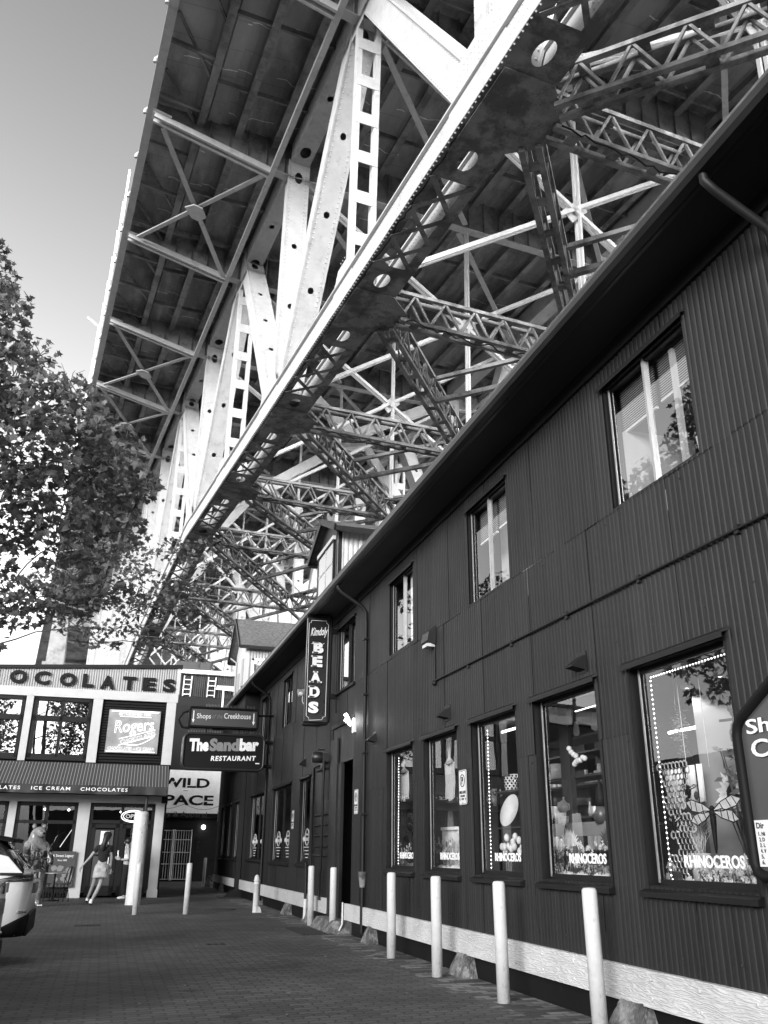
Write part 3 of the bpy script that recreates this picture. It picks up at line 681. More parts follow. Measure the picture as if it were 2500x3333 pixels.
# concrete piers and dark pigeon netting cables
def pier(u, v0, v1, top, base=-1.3, wu=2.2):
    s = MB()
    for v in (v0, v1):
        a = B(u, v, top); 
        s.hexa([(a.x-1.5,a.y-wu/2-.4,0),(a.x+1.5,a.y-wu/2-.4,0),(a.x+1.5,a.y+wu/2+.4,0),(a.x-1.5,a.y+wu/2+.4,0),(a.x-.9,a.y-wu/2,a.z),(a.x+.9,a.y-wu/2,a.z),(a.x+.9,a.y+wu/2,a.z),(a.x-.9,a.y+wu/2,a.z)])
    a, b = B(u,v0,top), B(u,v1,top); s.beam(a+V((0,0,-.6)), b+V((0,0,-.6)), 2.0, 1.2)
    return s.build('concrete_pier', 'pier', bridge)
pier(86.2, 6.8, 20.9, 2.6); pier(112, 3.0, 24.0, 22.6); pier(150, 3.0, 24.0, 22.6)
s = MB(); bbox_(s, 114, 260, 1.12, 26.4, 23.2, 25.4); s.build('approach_deck', 'concrete', bridge)
s = MB()
rnd = random.Random(3)
def droop(a, b, n, sag, wob):
    a, b = V(a), V(b); return [a.lerp(b, i/n) - BH*(sag*math.sin(math.pi*i/n)) + V((rnd.uniform(-wob,wob), 0, rnd.uniform(-wob,wob))) for i in range(n+1)]
for u in (11.2, 18.7, 26.2, 33.7, 41.2):
    s.tube(droop(B(u-.3, 8.0, hb(u)-.2), B(u-.2, 13, hb(u)-.3), 26, .12, .07), .02, 5)
for u in NODES[3:9]: s.tube(droop(B(u, 6.33, hb(u)-.03), B(u+7.5, 6.33, hb(u+7.5)-.03), 40, .02, .03), .014, 4)
s.build('netting_cable', 'black', bridge)

# ------------------------------------------------------------ corrugated creekside building on the right
XW = 4.2
wh = thing('corrugated_iron_building', 'long dark corrugated iron building with shop windows along the right of the lane', 'building', (0,0,0))
Y0, Y1 = -9.0, 36.3
SHOPW = [(5.24,6.54),(7.10,8.39),(8.84,10.11),(10.60,11.88),(12.37,13.66)]
OPEN = [(a, b, 1.08, 2.82) for a, b in SHOPW]
OPEN += [(5.20,6.50,4.30,5.56),(8.79,10.02,4.30,5.58),(12.30,13.50,4.34,5.57),(15.74,17.06,4.33,5.60),(21.9,23.1,4.35,5.60),(25.4,26.72,4.35,5.62)]
OPEN += [(19.32,20.45,1.09,2.87),(21.5,24.0,1.08,2.87),(25.12,27.9,1.10,2.88),(29.6,31.4,1.10,2.87),(32.15,33.2,1.10,2.86),(34.1,35.1,1.10,2.87)]
REC = (15.76, 17.48, 0.0, 3.66)      # doorway recess
BANDS = [(.47, 2.28, 0.0), (2.28, 4.28, -.006), (4.28, 5.93, -.012)]
def corrugated(mb, mapf, y0, y1, bands, openings, pitch=.068, amp=.0066, sub=8, sheet=.66, lap=.005):
    ys = set(); n0 = int(math.floor(y0/(pitch/sub))); n1 = int(math.ceil(y1/(pitch/sub)))
    for i in range(n0, n1+1): ys.add(round(min(max(i*pitch/sub, y0), y1), 5))
    for o in openings: 
        for q in o[:2]: ys.add(round(q, 5))
    ys = sorted(ys)
    for bi, (z0, z1, off) in enumerate(bands):
        prev = None
        for i in range(len(ys)-1):
            a, b = ys[i], ys[i+1]; m_ = (a+b)/2
            if b-a < 1e-6 or a < y0-1e-6 or b > y1+1e-6: continue
            cuts = sorted((max(z0, o[2]), min(z1, o[3])) for o in openings if o[0]-1e-6 <= m_ <= o[1]+1e-6 and o[3] > z0 and o[2] < z1)
            z = z0; iv = []
            for c0, c1 in cuts:
                if c0 > z: iv.append((z, c0))
                z = max(z, c1)
            if z < z1: iv.append((z, z1))
            si = int(math.floor((m_+bi*.23)/sheet)); lo = lap*(si % 2)
            f = lambda y: off - lo + amp - 2*amp*abs(math.sin(math.pi*y/pitch))**.75
            for c0, c1 in iv:
                mb.add([mapf(f(a), a, c0), mapf(f(b), b, c0), mapf(f(b), b, c1), mapf(f(a), a, c1)], [(0,3,2,1)], False)
    return mb
mb = MB(); corrugated(mb, lambda x, y, z: (XW+x, y, z), 2.5, Y1, BANDS, OPEN+[REC]); wall = mb.build('corrugated_wall', 'siding', wh)
mb = MB(); mb.add([(XW,Y0,.47),(XW,2.5,.47),(XW,2.5,5.93),(XW,Y0,5.93)], [(0,3,2,1)]); mb.build('side_wall', 'siding', wh)
# screws and rust streaks on the iron sheets
mb = MB(); rr = random.Random(5)
for z in (.62, 1.45, 2.2, 3.1, 4.2, 5.0, 5.82):
    y = 4.2
    while y < 16:
        if not any(o[0]-.05 < y < o[1]+.05 and o[2]-.05 < z < o[3]+.05 for o in OPEN+[REC]): mb.ball((XW-.014, y, z+rr.uniform(-.02,.02)), .009, 5, 3)
        y += .61+rr.uniform(-.06,.06)
mb.build('sheet_screws', 'rust', wh)['kind'] = 'stuff'
# inner shell that closes the building behind the glass (dark rooms)
mb = MB()
mb.box((12.0, Y0, 0), (12.1, Y1, 6)); mb.box((XW+.1, Y0, 0), (12, Y0+.1, 6)); mb.box((XW+.06, Y1-.05, 0), (12, Y1, 6.0)); mb.box((XW+.12, Y0, 3.25), (12, Y1, 3.4)); mb.box((XW+.05, Y0, .0), (12, Y1, .30))
mb.box((7.6, 4.6, .3), (7.7, 15.3, 3.25)); mb.box((XW+.1, 15.3, .3), (9, 15.42, 3.25)); mb.box((XW+.1, 4.4, .3), (9, 4.5, 3.25)); mb.box((XW+.1, 17.8, .3), (9, 17.9, 3.25)); mb.box((6.4,17.9,.3),(6.5,36,3.25))
mb.box((6.6, 4.6, 3.4), (6.7, 36, 6)); 
for y in (7.6, 11.2, 14.6, 18.4, 24.5): mb.box((XW+.06, y, 3.4), (6.6, y+.1, 6))
mb.box((XW+.06, Y0, 6.0), (12, Y1, 6.08))
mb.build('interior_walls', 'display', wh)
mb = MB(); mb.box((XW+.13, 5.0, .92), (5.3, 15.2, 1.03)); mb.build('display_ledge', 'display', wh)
# timber base plank, dark skirt and footings
mb = MB()
for a, b in ((3.2,5.62),(5.624,8.06),(8.064,10.5),(10.504,12.94),(12.944,14.86),(14.93,16.0)): mb.box((XW-.06, a, .225), (XW-.012, b, .485))
for y in [3.5+.61*i for i in range(20)]:
    for z in (.29, .42): mb.lathe((XW-.06, y, z), [(.014,0),(.014,.006),(.006,.01)], 6, (-1,0,0))
mb.build('base_plank', 'plank', wh)
mb = MB(); mb.box((XW-.06, 17.44, .235), (XW-.012, 25.1, .5)); mb.box((XW-.06, 25.2, .235), (XW-.012, 29.0, .5)); mb.box((XW-.06, 29.5, .25), (XW-.012, 36.2, .49))
for y in [17.8+.9*i for i in range(20)]:
    for z in (.30, .43): mb.lathe((XW-.06, y, z), [(.02,0),(.02,.006),(.008,.012)], 6, (-1,0,0))
mb.build('base_plank', 'cream', wh)
mb = MB(); mb.box((XW+.02, Y0, 0), (XW+.06, 15.76, .47)); mb.box((XW+.02, 17.48, 0), (XW+.06, Y1, .47)); mb.build('skirt_board', 'black', wh)
for y, w_ in ((4.55,.42),(6.85,.56),(10.45,.52),(14.35,.42),(18.9,.5),(21.2,.5),(25.2,.55),(33.5,.5)):
    mb = MB(); a, b, t = y-w_/2, y+w_/2, .12
    mb.hexa([(XW-.17,a,-.02),(XW+.03,a,-.02),(XW+.03,b,-.02),(XW-.17,b,-.02),(XW-.07,a+t,.235),(XW+.03,a+t,.235),(XW+.03,b-t,.235),(XW-.07,b-t,.235)])
    fo = mb.build('footing_block', 'concblock', wh); bm_ = bmesh.new(); bm_.from_mesh(fo.data); bmesh.ops.subdivide_edges(bm_, edges=bm_.edges[:], cuts=9, use_grid_fill=True)
    for v_ in bm_.verts:
        if v_.co.z > -.015 and v_.co.x < XW: v_.co += V((-abs(rr.gauss(0,.003)), rr.gauss(0,.004), rr.gauss(0,.003)))
    bm_.to_mesh(fo.data); bm_.free()
mb = MB(); mb.hexa([(3.85,16.0,-.01),(4.5,16.0,-.01),(4.5,17.5,-.01),(3.85,17.5,-.01),(3.98,16.1,.2),(4.5,16.1,.2),(4.5,17.45,.2),(3.98,17.45,.2)]); mb.build('door_step', 'concblock', wh, bevel=.02)
# eaves: soffit, fascia gutter, roof
mb = MB(); mb.box((3.61, Y0, 5.94), (XW+.4, Y1+.4, 5.97)); mb.build('soffit', 'soffit', wh)
mb = MB(); mb.box((XW-.05, Y0, 5.78), (XW-.02, Y1, 5.94)); mb.build('frieze_board', 'siding_dk', wh)
mb = MB(); 
prof = [(3.65,6.07),(3.62,6.05),(3.56,6.05),(3.525,6.0),(3.52,5.93),(3.55,5.895),(3.62,5.89),(3.65,5.90)]
def extr(mb, prof, y0, y1, smooth=False):
    n = len(prof); mb.add([(x,y0,z) for x, z in prof]+[(x,y1,z) for x, z in prof], [(i,i+1,n+i+1,n+i) for i in range(n-1)]+[tuple(range(n)), tuple(range(2*n-1,n-1,-1))], smooth)
extr(mb, prof, Y0, Y1+.4); mb.box((3.65, Y0, 5.9), (3.68, Y1+.4, 6.12)); mb.build('eaves_gutter', 'gutter', wh)
mb = MB(); mb.hexa([(3.60,Y0,6.09),(9.6,Y0,9.6),(9.6,Y1+.4,9.6),(3.60,Y1+.4,6.09),(3.60,Y0,6.13),(9.6,Y0,9.68),(9.6,Y1+.4,9.68),(3.60,Y1+.4,6.13)])
mb.hexa([(9.6,Y0,9.6),(16,Y0,6.0),(16,Y1+.4,6.0),(9.6,Y1+.4,9.6),(9.6,Y0,9.68),(16,Y0,6.08),(16,Y1+.4,6.08),(9.6,Y1+.4,9.68)]); mb.build('roof', 'shingle', wh)
mb = MB(); mb.add([(XW,Y1,0),(15.8,Y1,0),(15.8,Y1,6.1),(9.6,Y1,9.6),(XW,Y1,6.1)], [(0,1,2,3,4)]); mb.add([(XW,Y0,0),(15.8,Y0,0),(15.8,Y0,6.1),(9.6,Y0,9.6),(XW,Y0,6.1)], [(0,1,2,3,4)]); mb.box((15.7,Y0,0),(15.8,Y1,6.1)); mb.build('gable_wall', 'siding_dk', wh)
# windows
def window(o, kind, div=(), lower=True, blinds=None, glass='glass', hood=True, alu=False):
    a, b, z0, z1 = o; fr = MB(); d = .13; t = .045
    for (p, q) in (((XW-.005,a-.03,z0-.03),(XW+d,a+.012,z1+.03)), ((XW-.005,b-.012,z0-.03),(XW+d,b+.03,z1+.03)), ((XW-.004,a+.012,z1-.012),(XW+d,b-.012,z1+.028)), ((XW-.004,a+.012,z0-.028),(XW+d,b-.012,z0+.012))): fr.box(p, q)
    fm = fr.build('window', 'trim', wh)
    if kind == 'up': t = .028
    s = MB(); gx0 = XW+(.03 if kind == 'up' else .06)
    for (p, q) in (((gx0,a+.012,z0+.012),(gx0+.03,a+.012+t,z1-.012)), ((gx0,b-.012-t,z0+.012),(gx0+.03,b-.012,z1-.012)), ((gx0,a+t,z0+.012),(gx0+.03,b-t,z0+.012+t)), ((gx0,a+t,z1-.012-t),(gx0+.03,b-t,z1-.012))): s.box(p, q)
    s.build('sash', 'trim', fm)
    for y in div: s = MB(); s.box((gx0-.012, y-.014, z0+.012), (gx0+.034, y+.014, z1-.012)); s.build('mullion', 'alu' if alu else 'trim', fm)
    if True:
        s = MB(); s.box((gx0-.006, b-.012-t-.018, z0+.03), (gx0+.004, b-.012-t, z1-.02)); s.build('metal_bead', 'alu', fm)
    s = MB(); gg = gx0+.018; s.add([(gg,a+.02,z0+.02),(gg,b-.02,z0+.02),(gg,b-.02,z1-.02),(gg,a+.02,z1-.02)], [(0,3,2,1)]); s.build('pane', glass, fm)
    if hood:
        s = MB(); s.hexa([(XW-.06,a-.05,z1+.015),(XW,a-.07,z1+.03),(XW,b+.07,z1+.03),(XW-.06,b+.05,z1+.015),(XW-.058,a-.05,z1+.028),(XW,a-.07,z1+.065),(XW,b+.07,z1+.065),(XW-.058,b+.05,z1+.028)])
        s.box((XW-.062, a-.05, z1-.02), (XW-.056, b+.05, z1+.015)); s.build('head_flashing', 'siding_dk', fm)
    if lower:
        s = MB(); s.hexa([(XW-.065,a-.05,z0-.075),(XW,a-.05,z0-.075),(XW,b+.05,z0-.075),(XW-.065,b+.05,z0-.075),(XW-.065,a-.05,z0-.035),(XW,a-.05,z0-.012),(XW,b+.05,z0-.012),(XW-.065,b+.05,z0-.035)]); s.build('sill', 'trim', fm)
    return fm
wins = []
for i, o in enumerate(OPEN[:5]):
    fm = window(o, 'shop'); wins.append(fm)
    yl = o[1]; s = MB()
    w_ = .70 if i == 0 else .68
    yc = (6.145, 7.97, 9.72, 11.50, 13.24)[i]
    put_text(s, 'RHINOCEROS', (XW+.0755, yc, 1.235 if i else 1.228), (0,-1,0), (0,0,1), .088, w_, bold=.028, depth=.003)
    s.build('window_lettering', 'cloth', fm)
UPW = OPEN[5:11]
def blind(y0, y1, z0, z1, parent, x=XW+.16):
    s = MB(); z = z1
    while z > z0:
        s.hexa([(x-.012,y0,z-.006),(x+.012,y0,z+.006),(x+.012,y1,z+.006),(x-.012,y1,z-.006),(x-.012,y0,z-.004),(x+.012,y0,z+.008),(x+.012,y1,z+.008),(x-.012,y1,z-.004)]); z -= .024
    s.box((x-.014,y0,z0-.02),(x+.014,y1,z0)); s.build('venetian_blind', 'white', parent)
f1 = window(UPW[0], 'up', (5.86,), False, glass='glass2', alu=True); blind(5.25,5.82,5.12,5.52,f1); blind(5.9,6.45,5.10,5.52,f1)
s = MB(); s.box((XW+.14, 6.40, 4.32), (XW+.9, 6.46, 5.1)); s.box((XW+.12, 5.55, 4.32), (XW+.16, 5.60, 5.5)); s.build('inner_jamb', 'cream', f1)
s = MB(); s.hexa([(XW+.14,5.24,4.33),(XW+.3,5.24,4.33),(XW+.3,5.40,4.33),(XW+.14,5.38,4.33),(XW+.14,5.24,4.58),(XW+.3,5.24,4.62),(XW+.3,5.44,4.6),(XW+.14,5.42,4.56)]); s.build('paper_stack', 'cloth', f1)
f2 = window(UPW[1], 'up', (9.4,), False, glass='glass', alu=True); blind(8.84,9.36,5.16,5.54,f2); blind(9.44,9.97,5.14,5.54,f2)
s = MB(); s.add([(XW+.5,8.7,4.3),(XW+.5,10.1,4.3),(XW+.5,10.1,5.6),(XW+.5,8.7,5.6)], [(0,3,2,1)]); s.build('pale_pane_backing', 'cream', f2)  # pale sheet added behind the glass to stand for reflected sky
f3 = window(UPW[2], 'up', (12.86,), False, glass='glass', alu=True)
s = MB(); s.add([(XW+.13,12.33,4.36),(XW+.13,12.83,4.36),(XW+.13,12.83,5.55),(XW+.13,12.33,5.55)], [(0,3,2,1)]); s.build('white_pane_sheet', 'white', f3)  # white sheet added to brighten this pane in place of the sky's reflection
f4 = window(UPW[3], 'up', (16.35,), True, glass='glass2'); f5 = window(UPW[4], 'up', (22.45,), False, glass='glass2'); f6 = window(UPW[5], 'up', (26.0,), False, glass='glass2')
s = MB(); s.add([(XW+.14,21.94,4.4),(XW+.14,22.4,4.4),(XW+.14,22.4,5.55),(XW+.14,21.94,5.55)], [(0,3,2,1)]); s.build('white_pane_sheet', 'white', f5)
for o, dv in zip(OPEN[11:], ((), (22.75,), (26.5,), (), (), ())):
    fm = window(o, 'left', dv, True, glass='glass', alu=False)
    # round shop emblem with beads and small lines of text, white on the glass
    cs = {19.32: (19.9,), 21.5: (22.1, 23.35), 25.12: (25.75, 27.2)}.get(o[0], ())
    if cs:
        s = MB(); X = XW+.075
        for c in cs:
            ring = [(X, c+.21*math.cos(t*math.pi/12), 1.62+.17*math.sin(t*math.pi/12)) for t in range(25)]; s.tube(ring, .012, 4, False)
            for sg in (-1, 1):
                for q, r_ in ((.27,.035),(.34,.05),(.42,.035)): s.ball((X, c+sg*q, 1.58), r_, 6, 4, (.2,1,1.3))
            put_text(s, 'Kimdoly', (X, c+.12, 1.64), (0,-1,0), (0,0,1), .06, .22, bold=.02, depth=.003, shear=.3)
            put_text(s, 'BEADS', (X, c+.12, 1.54), (0,-1,0), (0,0,1), .07, .22, bold=.03, depth=.003)
            for zz, w_ in ((1.40,.60),(1.33,.46),(1.26,.34),(1.19,.28)):
                y_ = c+w_/2
                while y_ > c-w_/2: q_ = rr.uniform(.03,.08); s.box((X-.002,y_-q_,zz),(X,y_,zz+.022)); y_ -= q_+.014
        s.build('window_lettering', 'cream', fm)
# conduit, downpipes, vents, lamps on the wall
mb = MB(); mb.tube([(XW-.035,3.0,3.53),(XW-.035,11.27,3.55),(XW-.035,11.32,3.53)], .012, 8); mb.tube([(XW-.03,11.32,3.5),(XW-.03,11.32,4.15)], .012, 6); mb.ball((XW-.04,11.32,3.52), .04)
for y in [3.6+1.3*i for i in range(6)]: mb.box((XW-.04,y-.02,3.5),(XW,y+.02,3.57))
mb.build('conduit', 'siding_dk', wh)
def downpipe(y, z1=5.95, z0=.1, white=None):
    mb = MB(); mb.tube([(3.60,y+.0,5.93),(3.60,y,5.84),(3.67,y-.01,5.76),(XW-.14,y-.02,5.52),(XW-.07,y-.02,5.42),(XW-.06,y-.02,5.2),(XW-.06,y-.02,z0)], .034, 10)
    for z in (4.9, 3.9, 2.9, 1.9): mb.box((XW-.11,y-.08,z),(XW,y+.04,z+.03))
    return mb.build('downpipe', 'siding_dk', wh)
downpipe(14.85); downpipe(25.0); downpipe(4.02)
mb = MB(); mb.tube([(XW-.06,14.83,1.02),(XW-.06,14.83,.78)], [.075,.045], 10); mb.build('downpipe_collar', 'concblock', wh)
for y, z in ((7.3,3.0),(10.9,3.03),(14.34,3.10),(20.0,3.2),(1.8,3.0)):
    mb = MB(); w_ = .15; mb.hexa([(XW-.16,y-w_/2,z-.03),(XW,y-w_/2,z-.06),(XW,y+w_/2,z-.06),(XW-.16,y+w_/2,z-.03),(XW-.16,y-w_/2,z-.02),(XW,y-w_/2,z+.10),(XW,y+w_/2,z+.10),(XW-.16,y+w_/2,z-.02)])
    mb.box((XW-.02,y-w_/2-.02,z-.08),(XW-.005,y+w_/2+.02,z+.12)); mb.build('vent_hood', 'siding', wh)
mb = MB(); mb.hexa([(XW-.17,11.28,4.10),(XW-.02,11.28,4.05),(XW-.02,11.52,4.05),(XW-.17,11.52,4.10),(XW-.14,11.28,4.24),(XW,11.28,4.36),(XW,11.52,4.36),(XW-.14,11.52,4.24)]); o = mb.build('wall_lamp', 'gutter', wh, bevel=.012)
mb = MB(); mb.box((XW-.15,11.30,4.03),(XW-.03,11.50,4.075)); mb.build('lamp_lens', 'ceramic', o)
mb = MB(); mb.box((XW-.2,18.45,4.05),(XW-.05,18.62,4.35)); mb.hexa([(XW-.35,18.4,3.9),(XW-.05,18.4,3.86),(XW-.05,18.66,3.86),(XW-.35,18.66,3.9),(XW-.28,18.4,4.05),(XW,18.4,4.2),(XW,18.66,4.2),(XW-.28,18.66,4.05)]); mb.build('wall_lamp', 'gutter', wh)
mb = MB(); mb.tube([(XW-.02,19.0,4.66),(XW-.25,19.0,4.66)], .02); mb.tube([(XW-.25,19.0,4.66),(XW-.36,19.0,4.62),(XW-.44,19.0,4.6)], [.05,.07,.09], 10); mb.tube([(XW-.05,19.0,4.64),(XW-.12,19.0,4.3),(XW-.05,19.0,4.1)], .01); mb.build('floodlight', 'galv', wh)
# recessed doorway with its grey flush jambs, grille, pipes and the bright lamp
mb = MB(); mb.box((XW+.0,17.42,.2),(XW+1.2,17.48,3.66)); mb.box((XW+.0,16.66,.2),(XW+.06,17.42,2.92)); mb.box((XW+.05,15.76,.2),(XW+1.2,15.82,3.66)); mb.box((XW-.02,15.7,3.62),(XW+1.2,17.5,3.7)); mb.box((XW+.02,15.82,2.92),(XW+.5,17.42,3.62)); mb.box((XW-.03,16.9,.2),(XW,17.47,3.4)); mb.build('doorway_lining', 'siding', wh)
mb = MB(); mb.box((XW-.01,17.48,.45),(XW+.03,18.9,3.3)); mb.build('flush_panel', 'siding_dk', wh)
mb = MB()
for z in (1.25,1.42,1.62,1.82,2.02): mb.tube([(XW-.03,17.5,z),(XW-.03,18.75,z)], .018, 6)
mb.tube([(XW-.05,18.85,.95),(XW-.05,18.85,3.0),(XW-.05,17.6,3.02)], .022, 8); mb.tube([(XW-.05,18.6,2.9),(XW-.05,17.6,2.9)], .02, 8); mb.build('guard_rails', 'siding_dk', wh)
mb = MB(); mb.tube([(XW-.1,17.72,3.05),(XW-.1,17.72,1.02),(XW-.1,17.80,.9),(XW-.1,17.80,.45)], .025, 8); mb.tube([(XW-.12,19.0,1.1),(XW-.12,19.0,1.0),(XW-.12,18.95,.95),(XW-.12,18.95,.25)], .03, 8); mb.build('standpipe', 'siding_dk', wh)
mb = MB(); mb.tube([(XW-.12,18.95,.42),(XW-.12,18.95,-.02)], .035, 8); mb.build('white_pipe_end', 'bollard', wh); mb = MB(); mb.tube([(XW-.08,16.02,.5),(XW-.08,16.02,.15),(XW-.14,16.0,.05)], .016, 8); mb.build('white_pipe_end', 'bollard', wh)
mb = MB(); mb.tube([(XW-.05,17.9,3.28),(XW-.2,17.9,3.28)], .02); mb.lathe((XW-.2,17.9,3.12), [(.02,-.12),(.11,-.1),(.11,.1),(.05,.14),(.02,.14)], 12, (1,0,0)); mb.box((XW-.12,17.75,2.9),(XW,17.95,3.2)); mb.build('alarm_bell', 'gutter', wh)
mb = MB(); mb.box((XW-.06,15.58,3.36),(XW+.0,15.70,3.62)); mb.tube([(XW-.05,15.72,3.5),(XW-.16,15.78,3.62)], .05, 8); o = mb.build('door_lamp', 'white', wh)
mb = MB(); mb.tube([(XW-.12,15.72,3.60),(XW-.16,15.80,3.70)], [.022,.034], 8); mb.build('lit_lamp_head', 'hot', o)
pl_ = bpy.data.lights.new('door_lamp_light', 'POINT'); pl_.energy = 5; pl_.shadow_soft_size = .05; pl_o = bpy.data.objects.new('door_lamp_light', pl_); COL.objects.link(pl_o); pl_o.location = (XW-.3, 15.75, 3.58)
# box bay at the far end, timber corner post, handrail
mb = MB(); mb.box((3.72,27.2,4.05),(4.2,32.3,5.92)); mb.build('box_bay', 'siding_dk', wh)
mb = MB(); mb.box((4.02,29.05,.2),(4.17,29.25,5.8)); mb.hexa([(3.75,28.85,-.01),(4.3,28.85,-.01),(4.3,29.5,-.01),(3.75,29.5,-.01),(3.92,28.98,.2),(4.25,28.98,.2),(4.25,29.35,.2),(3.92,29.35,.2)]); mb.build('corner_post', 'siding_dk', wh)
# dormers
def dormer(ya, yb, ze, zr, front, side, wname, ov=.32, fo=.32):
    X = 4.62; ym = (ya+yb)/2
    m_ = MB(); corrugated(m_, lambda x, y, z: (X+(y-X)*1.0, ya+.0+x, z), X, 8.2, [(6.6, ze, 0)], [], pitch=.12, amp=.016)
    d = m_.build('dormer', side, wh)
    m_ = MB(); m_.add([(X,ya,6.6),(X,yb,6.6),(X,yb,ze),(X,ym,zr),(X,ya,ze)], [(0,1,2,3,4)]); m_.add([(X,yb,6.6),(8.2,yb,6.6),(8.2,yb,ze),(X,yb,ze)], [(0,1,2,3)])
    m_.box((X-.02,ya-.02,6.6),(X+.12,ya+.1,ze)); m_.build('front_wall', front, d)
    m_ = MB(); rx = X-fo; k = (zr-ze)/(ym-ya)
    for s in (-1, 1):
        e = ya-ov if s < 0 else yb+ov; ze2 = ze-ov*k
        m_.hexa([(rx,e,ze2+.02),(8.6,e,ze2+.02),(8.6,ym,zr+.02),(rx,ym,zr+.02),(rx,e,ze2+.10),(8.6,e,ze2+.10),(8.6,ym,zr+.10),(rx,ym,zr+.10)])
    m_.build('dormer_roof', 'shingle', d)
    m_ = MB()
    for s in (-1, 1):
        e = ya-ov if s < 0 else yb+ov; ze2 = ze-ov*k
        m_.beam((rx-.02,e,ze2+.03),(rx-.02,ym,zr+.04), .16, .05, (0,0,1)); m_.beam((rx,e,ze2),(8.4,e,ze2), .09, .12, (0,1,0))
    m_.build('barge_board', wname, d)
    return d, X, ym
d1, X1, ym1 = dormer(19.25, 21.45, 8.72, 9.20, 'siding_dk', 'galv', 'trim', .42, .15)
s = MB(); s.box((X1-.05,19.45,7.35),(X1-.01,21.05,8.45)); o = s.build('window_frame', 'siding_dk', d1)
s = MB(); s.box((X1-.09,19.38,8.45),(X1-.0,21.12,8.55)); s.box((X1-.06,20.2,7.4),(X1-.055,20.28,8.42)); s.box((X1-.062,19.5,7.88),(X1-.058,21.0,7.94)); s.build('glazing_bar', 'cream', d1)
s = MB(); s.add([(X1-.054,19.5,7.4),(X1-.054,21.0,7.4),(X1-.054,21.0,8.42),(X1-.054,19.5,8.42)], [(0,3,2,1)]); s.build('dormer_pane', 'glass2', d1)
s = MB(); s.box((5.75,19.2,8.1),(6.35,19.235,8.5)); s.build('side_window', 'trim', d1)
d2, X2, ym2 = dormer(34.3, 37.3, 9.15, 10.35, 'cream', 'lightband', 'trim')
s = MB(); 
for a, b, c, e in ((4.85,5.55,7.3,8.5),(6.0,6.9,8.25,8.95)):
    s.box((a,34.22,c),(a+.09,34.27,e)); s.box((b-.09,34.22,c),(b,34.27,e)); s.box((a,34.22,e-.09),(b,34.27,e)); s.box((a,34.22,c),(b,34.27,c+.09))
s.build('side_window_frame', 'white', d2)
s = MB(); s.add([(4.9,34.26,7.35),(5.5,34.26,7.35),(5.5,34.26,8.45),(4.9,34.26,8.45)], [(0,1,2,3)]); s.add([(6.05,34.26,8.3),(6.85,34.26,8.3),(6.85,34.26,8.9),(6.05,34.26,8.9)], [(0,1,2,3)]); s.build('dormer_pane', 'glass2', d2)
s = MB(); s.box((X2-.05,34.9,7.5),(X2-.01,35.3,8.6)); s.build('wall_trim', 'lightband', d2); s = MB(); s.box((X2-.05,36.0,7.3),(X2-.01,36.5,8.2)); s.build('wall_trim', 'lightband', d2); s = MB(); s.tube([(X2-.3,37.0,9.0),(X2-.05,36.9,8.8),(X2-.05,36.9,7.0)], .04, 6); s.build('rain_pipe', 'lightband', d2)

# ------------------------------------------------------------ shop with parapet at the end of the lane (its front runs along local x)
A_S = R(-1.1)
shop = thing('chocolate_shop', 'pale framed two storey sweet shop with striped awning at the end of the lane', 'building', (0.4, 29.3, 0), A_S)
def P_(mb, n, m, par=shop, **k): return mb.build(n, m, par, **k)
def bx(*a): return MB().box(a[:3], a[3:])
x0s, x1s = -9.5, 1.40     # local x: world x - .4
mb = MB(); corrugated(mb, lambda x, y, z: (y, x, z), x0s, 1.40, [(6.10, 6.98, 0)], [], pitch=.076, amp=.011)
# the parapet top climbs gently to the right
for i, v in enumerate(mb.v):
    if v[2] > 6.5: mb.v[i] = (v[0], v[1], 6.95 + (v[0]-1.4)*.058)
P_(mb, 'parapet_band', 'lightband')
mb = MB(); mb.hexa([(x0s,-.10,6.95-10.9*.058),(1.46,-.10,6.95),(1.46,.25,6.95),(x0s,.25,6.95-10.9*.058),(x0s,-.10,7.06-10.9*.058),(1.46,-.10,7.06),(1.46,.25,7.06),(x0s,.25,7.06-10.9*.058)]); P_(mb, 'parapet_cap', 'trim')
mb = MB(); mb.box((1.30,-.03,6.1),(1.42,.1,6.95)); P_(mb, 'parapet_end_trim', 'cream')
mb = MB(); mb.box((x0s,-.06,5.82),(1.40,.2,6.10)); mb.box((x0s,-.05,2.68),(1.36,.2,2.90)); P_(mb, 'frame_beam', 'cream')
for a, b, z0, z1 in ((-3.22,-3.01,3.86,5.82),(-1.22,-.93,3.86,5.82),(1.06,1.36,3.86,5.82),(-3.24,-3.02,.0,2.68),(-1.26,-.91,0,2.68),(1.03,1.30,0,2.68),(-5.4,-5.15,0,2.68),(-5.4,-5.15,3.86,5.82)):
    mb = MB(); mb.box((a,-.05,z0),(b,.18,z1))
    if z0 == 0 and a > 0: mb.box((a-.02,-.08,0),(b+.02,.2,.22))
    P_(mb, 'frame_column', 'cream')
mb = MB(); mb.box((x0s,.12,3.0),(1.36,.18,5.82)); mb.box((x0s,.5,0),(1.3,.55,.12)); mb.box((1.30,.0,0),(1.36,9,6.9)); mb.box((x0s,9,0),(1.3,9.1,7)); mb.box((x0s,.2,5.9),(1.3,9,6.0)); mb.box((x0s,.2,2.95),(1.3,9,3.0)); mb.box((x0s,4.5,0),(1.3,4.6,2.9))
P_(mb, 'body_walls', 'black')
